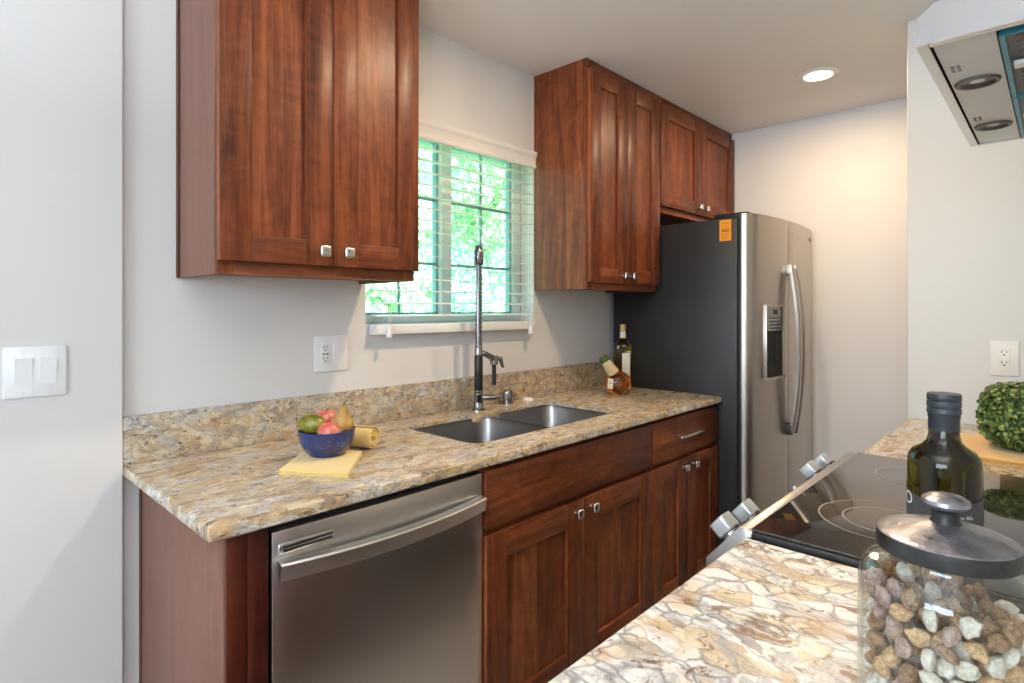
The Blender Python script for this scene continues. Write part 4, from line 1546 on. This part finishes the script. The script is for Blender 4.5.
wrapped_text('O', 0.021, tocam - R(66), 0.181, lb)
wrapped_text('in the 80s', 0.0058, tocam + R(27), 0.1765, lb)
wrapped_text('of Italy', 0.0058, tocam + R(25), 0.1695, lb)

JC = Vector((0.664, -1.7225, NT_))
jar = thing('glass_jar', 'big clear glass jar with hammered pewter lid in front of the dark bottle', 'jar', JC)
JR = 0.0705
JZ = Matrix.Diagonal((1, 1, 0.968, 1))
outer = [(0.0, 0.002), (0.055, 0.0), (0.064, 0.003), (0.069, 0.012), (JR, 0.03), (JR, 0.150), (0.0695, 0.163), (0.066, 0.174), (0.060, 0.181), (0.054, 0.185), (0.0515, 0.189), (0.0515, 0.193)]
inner = [(0.0490, 0.193), (0.0490, 0.188), (0.0525, 0.182), (0.0585, 0.178), (0.0640, 0.172), (0.0672, 0.162), (0.0680, 0.150), (0.0680, 0.03), (0.0665, 0.014), (0.060, 0.0075), (0.0, 0.0075)]
MB().lathe(outer + inner, JC, 64, mtx=JZ).build('glass_body', 'jar_glass', jar)
lid = MB()
LR = 0.0545
lid.lathe([(0.0, 0.1955), (LR - 0.004, 0.1935), (LR, 0.1935), (LR + 0.0006, 0.1985), (LR, 0.2090)], JC, 56, 1, mtx=JZ)
lid.lathe([(LR, 0.2090), (LR - 0.002, 0.2105), (LR - 0.008, 0.2120), (0.034, 0.2165), (0.018, 0.2205), (0.0125, 0.2225)], JC, 56, 0, mtx=JZ)
lo = lid.build('lid', ['pewter_lid', 'pewter_rim'], jar)
kn = MB()
kn.lathe([(0.0125, 0.2215), (0.0105, 0.227), (0.0105, 0.2325), (0.0150, 0.2365)], JC, 28, 1, mtx=JZ)
kn.lathe([(0.0150, 0.2365), (0.0190, 0.2405), (0.0185, 0.2440), (0.0135, 0.2475), (0.006, 0.2492), (0.0, 0.2495)], JC, 28, 0, mtx=JZ)
kn.build('lid_knob', ['pewter_lid', 'pewter_rim'], lo)

# shells filling the jar: five lumpy forms, copied one by one
rng = random.Random(21)
SH = []


def shell_mesh(i, mat):
    bm = bmesh.new()
    bmesh.ops.create_icosphere(bm, subdivisions=3, radius=1.0)
    ph = [rng.uniform(0, 6) for _ in range(6)]
    lob = rng.choice((5, 6, 7, 8))
    for q in bm.verts:
        p = q.co
        a = math.atan2(p.y, p.x)
        f = 1 + 0.13 * math.cos(lob * a + ph[0]) * (1 - abs(p.z)) + 0.13 * math.sin(3.4 * p.x + ph[1]) * math.sin(3.4 * p.y + ph[2]) + 0.08 * math.sin(5 * p.z + ph[3])
        q.co = Vector((p.x * f * 1.06, p.y * f * 0.92, p.z * (0.62 if i % 2 else 0.78)))
        if p.z > 0.72:
            q.co.z -= (p.z - 0.72) * 0.9
        q.co *= 0.0086
    me = bpy.data.meshes.new('seashell')
    bm.to_mesh(me)
    bm.free()
    me.materials.append(M[mat])
    me.polygons.foreach_set('use_smooth', [True] * len(me.polygons))
    return me


kinds = [('shell_tan', 'tan lumpy shell in the pile inside the glass jar', 'tan shells in the jar'),
         ('shell_brown', 'dark brown shell in the pile inside the glass jar', 'brown shells in the jar'),
         ('shell_white', 'white rounded shell in the pile inside the glass jar', 'white shells in the jar'),
         ('shell_mauve', 'dusky mauve shell in the pile inside the glass jar', 'mauve shells in the jar')]
protos = {}
for i, (mt, lab, grp) in enumerate(kinds):
    protos[mt] = [shell_mesh(i, mt), shell_mesh(i + 1, mt)]
spots = []
z = 0.0195
layer = 0
while z < 0.160:
    frac = max(0.0, (z - 0.125) / 0.041)
    rmax = 0.0570
    for tries in range(400):
        a = rng.uniform(0, 2 * PI)
        r_ = rmax * math.sqrt(rng.random()) if tries > 260 else rmax * rng.uniform(0.97, 1.0)
        p = Vector((r_ * math.cos(a), r_ * math.sin(a), z + rng.uniform(0, 0.006)))
        # the pile is heaped toward the picture's left and back
        hl_ = 0.150 + 0.25 * (-(p.x * 0.69 - p.y * 0.72)) * 0.7 + 0.12 * (p.x * 0.72 + p.y * 0.69)
        if p.z > hl_:
            continue
        if p.z > 0.158 and Vector((p.x, p.y)).length > 0.05:
            continue
        if all((p - q).length > 0.0160 for q in spots):
            spots.append(p)
    z += 0.005
for p in spots:
    right = p.x * 0.69 - p.y * 0.72
    pick = rng.random()
    if p.z < 0.125 and -0.05 < right < 0.015 and pick < 0.45:
        mt = 'shell_white'
    elif right < -0.030 and pick < 0.28:
        mt = 'shell_mauve'
    else:
        mt = 'shell_tan' if pick < 0.62 else ('shell_brown' if pick < 0.88 else 'shell_white')
    info = [k for k in kinds if k[0] == mt][0]
    o = bpy.data.objects.new('seashell', rng.choice(protos[mt]))
    COL.objects.link(o)
    o.location = JC + p
    o.rotation_euler = (rng.uniform(0, 6), rng.uniform(0, 6), rng.uniform(0, 6))
    o['_o'] = tuple(o.location)
    tag(o, info[1], 'shell', info[2])

# ------------------------------------------------------------------ boxwood and gold napkin
PC = Vector((2.185, -1.735, NT_))
mb = MB()
cs = [(1.985, -1.600), (2.000, -1.840), (2.330, -1.850), (2.335, -1.560)]
ctr = Vector((sum(p[0] for p in cs) / 4, sum(p[1] for p in cs) / 4))
for k in range(3):
    s_ = 1 - 0.02 * (k % 2)
    cloth_strip([tuple(ctr + (Vector(p) - ctr) * s_) for p in cs], NT_ + 0.0004 + k * 0.0046, 0.0038, mb, 10 + k, 0.0007)
tag(mb.build('napkin', 'napkin_gold'), 'deep gold folded napkin lying under the boxwood plant', 'napkin')
bw = thing('boxwood_plant', 'clipped green boxwood mound sitting on the gold napkin', 'plant', PC + Vector((0, 0, 0.0155)))
rng = random.Random(5)
mb = MB()
cz = PC.z + 0.0155 + 0.093
hx, hy, hz = 0.108, 0.108, 0.090
for _ in range(4200):
    d = Vector((rng.gauss(0, 1), rng.gauss(0, 1), rng.gauss(0, 1))).normalized()
    # superellipsoid: a softly squared clipped mound
    e = 3.2
    s_ = (abs(d.x) ** e + abs(d.y) ** e + abs(d.z) ** e) ** (-1 / e)
    q = Vector((PC.x, PC.y, cz)) + Vector((d.x * hx, d.y * hy, d.z * hz)) * s_ * rng.uniform(0.78, 1.03)
    nrm = (d + 0.9 * Vector((rng.uniform(-1, 1), rng.uniform(-1, 1), rng.uniform(-0.3, 1)))).normalized()
    t1 = Matrix.Rotation(rng.uniform(0, 2 * PI), 3, nrm) @ nrm.orthogonal().normalized()
    t2 = nrm.cross(t1)
    s1 = 0.0088 * rng.uniform(0.75, 1.25)
    if (q - t1 * s1).z < PC.z + 0.018 or (q + t1 * s1).z < PC.z + 0.018:
        continue
    h = nrm * s1 * 0.22
    mb.add([q - t1 * s1, q + t2 * s1 * 0.5 + h - t1 * 0.2 * s1, q + t2 * s1 * 0.5 + h + t1 * 0.35 * s1, q + t1 * s1, q - t2 * s1 * 0.5 + h + t1 * 0.35 * s1, q - t2 * s1 * 0.5 + h - t1 * 0.2 * s1],
           [(0, 1, 5), (1, 2, 4, 5), (2, 3, 4)])
mb.build('foliage', 'boxwood_leaf', bw, smooth=False)
core = MB().lathe([(0.0, 0.0), (0.06, 0.0), (0.085, 0.03), (0.09, 0.10), (0.07, 0.15), (0.0, 0.165)], PC + Vector((0, 0, 0.0155)), 24)
core.build('inner_core', 'green_cap', bw)  # plain dark green core inside the leaf mound

for o in bpy.data.objects:
    if '_o' in o:
        del o['_o']
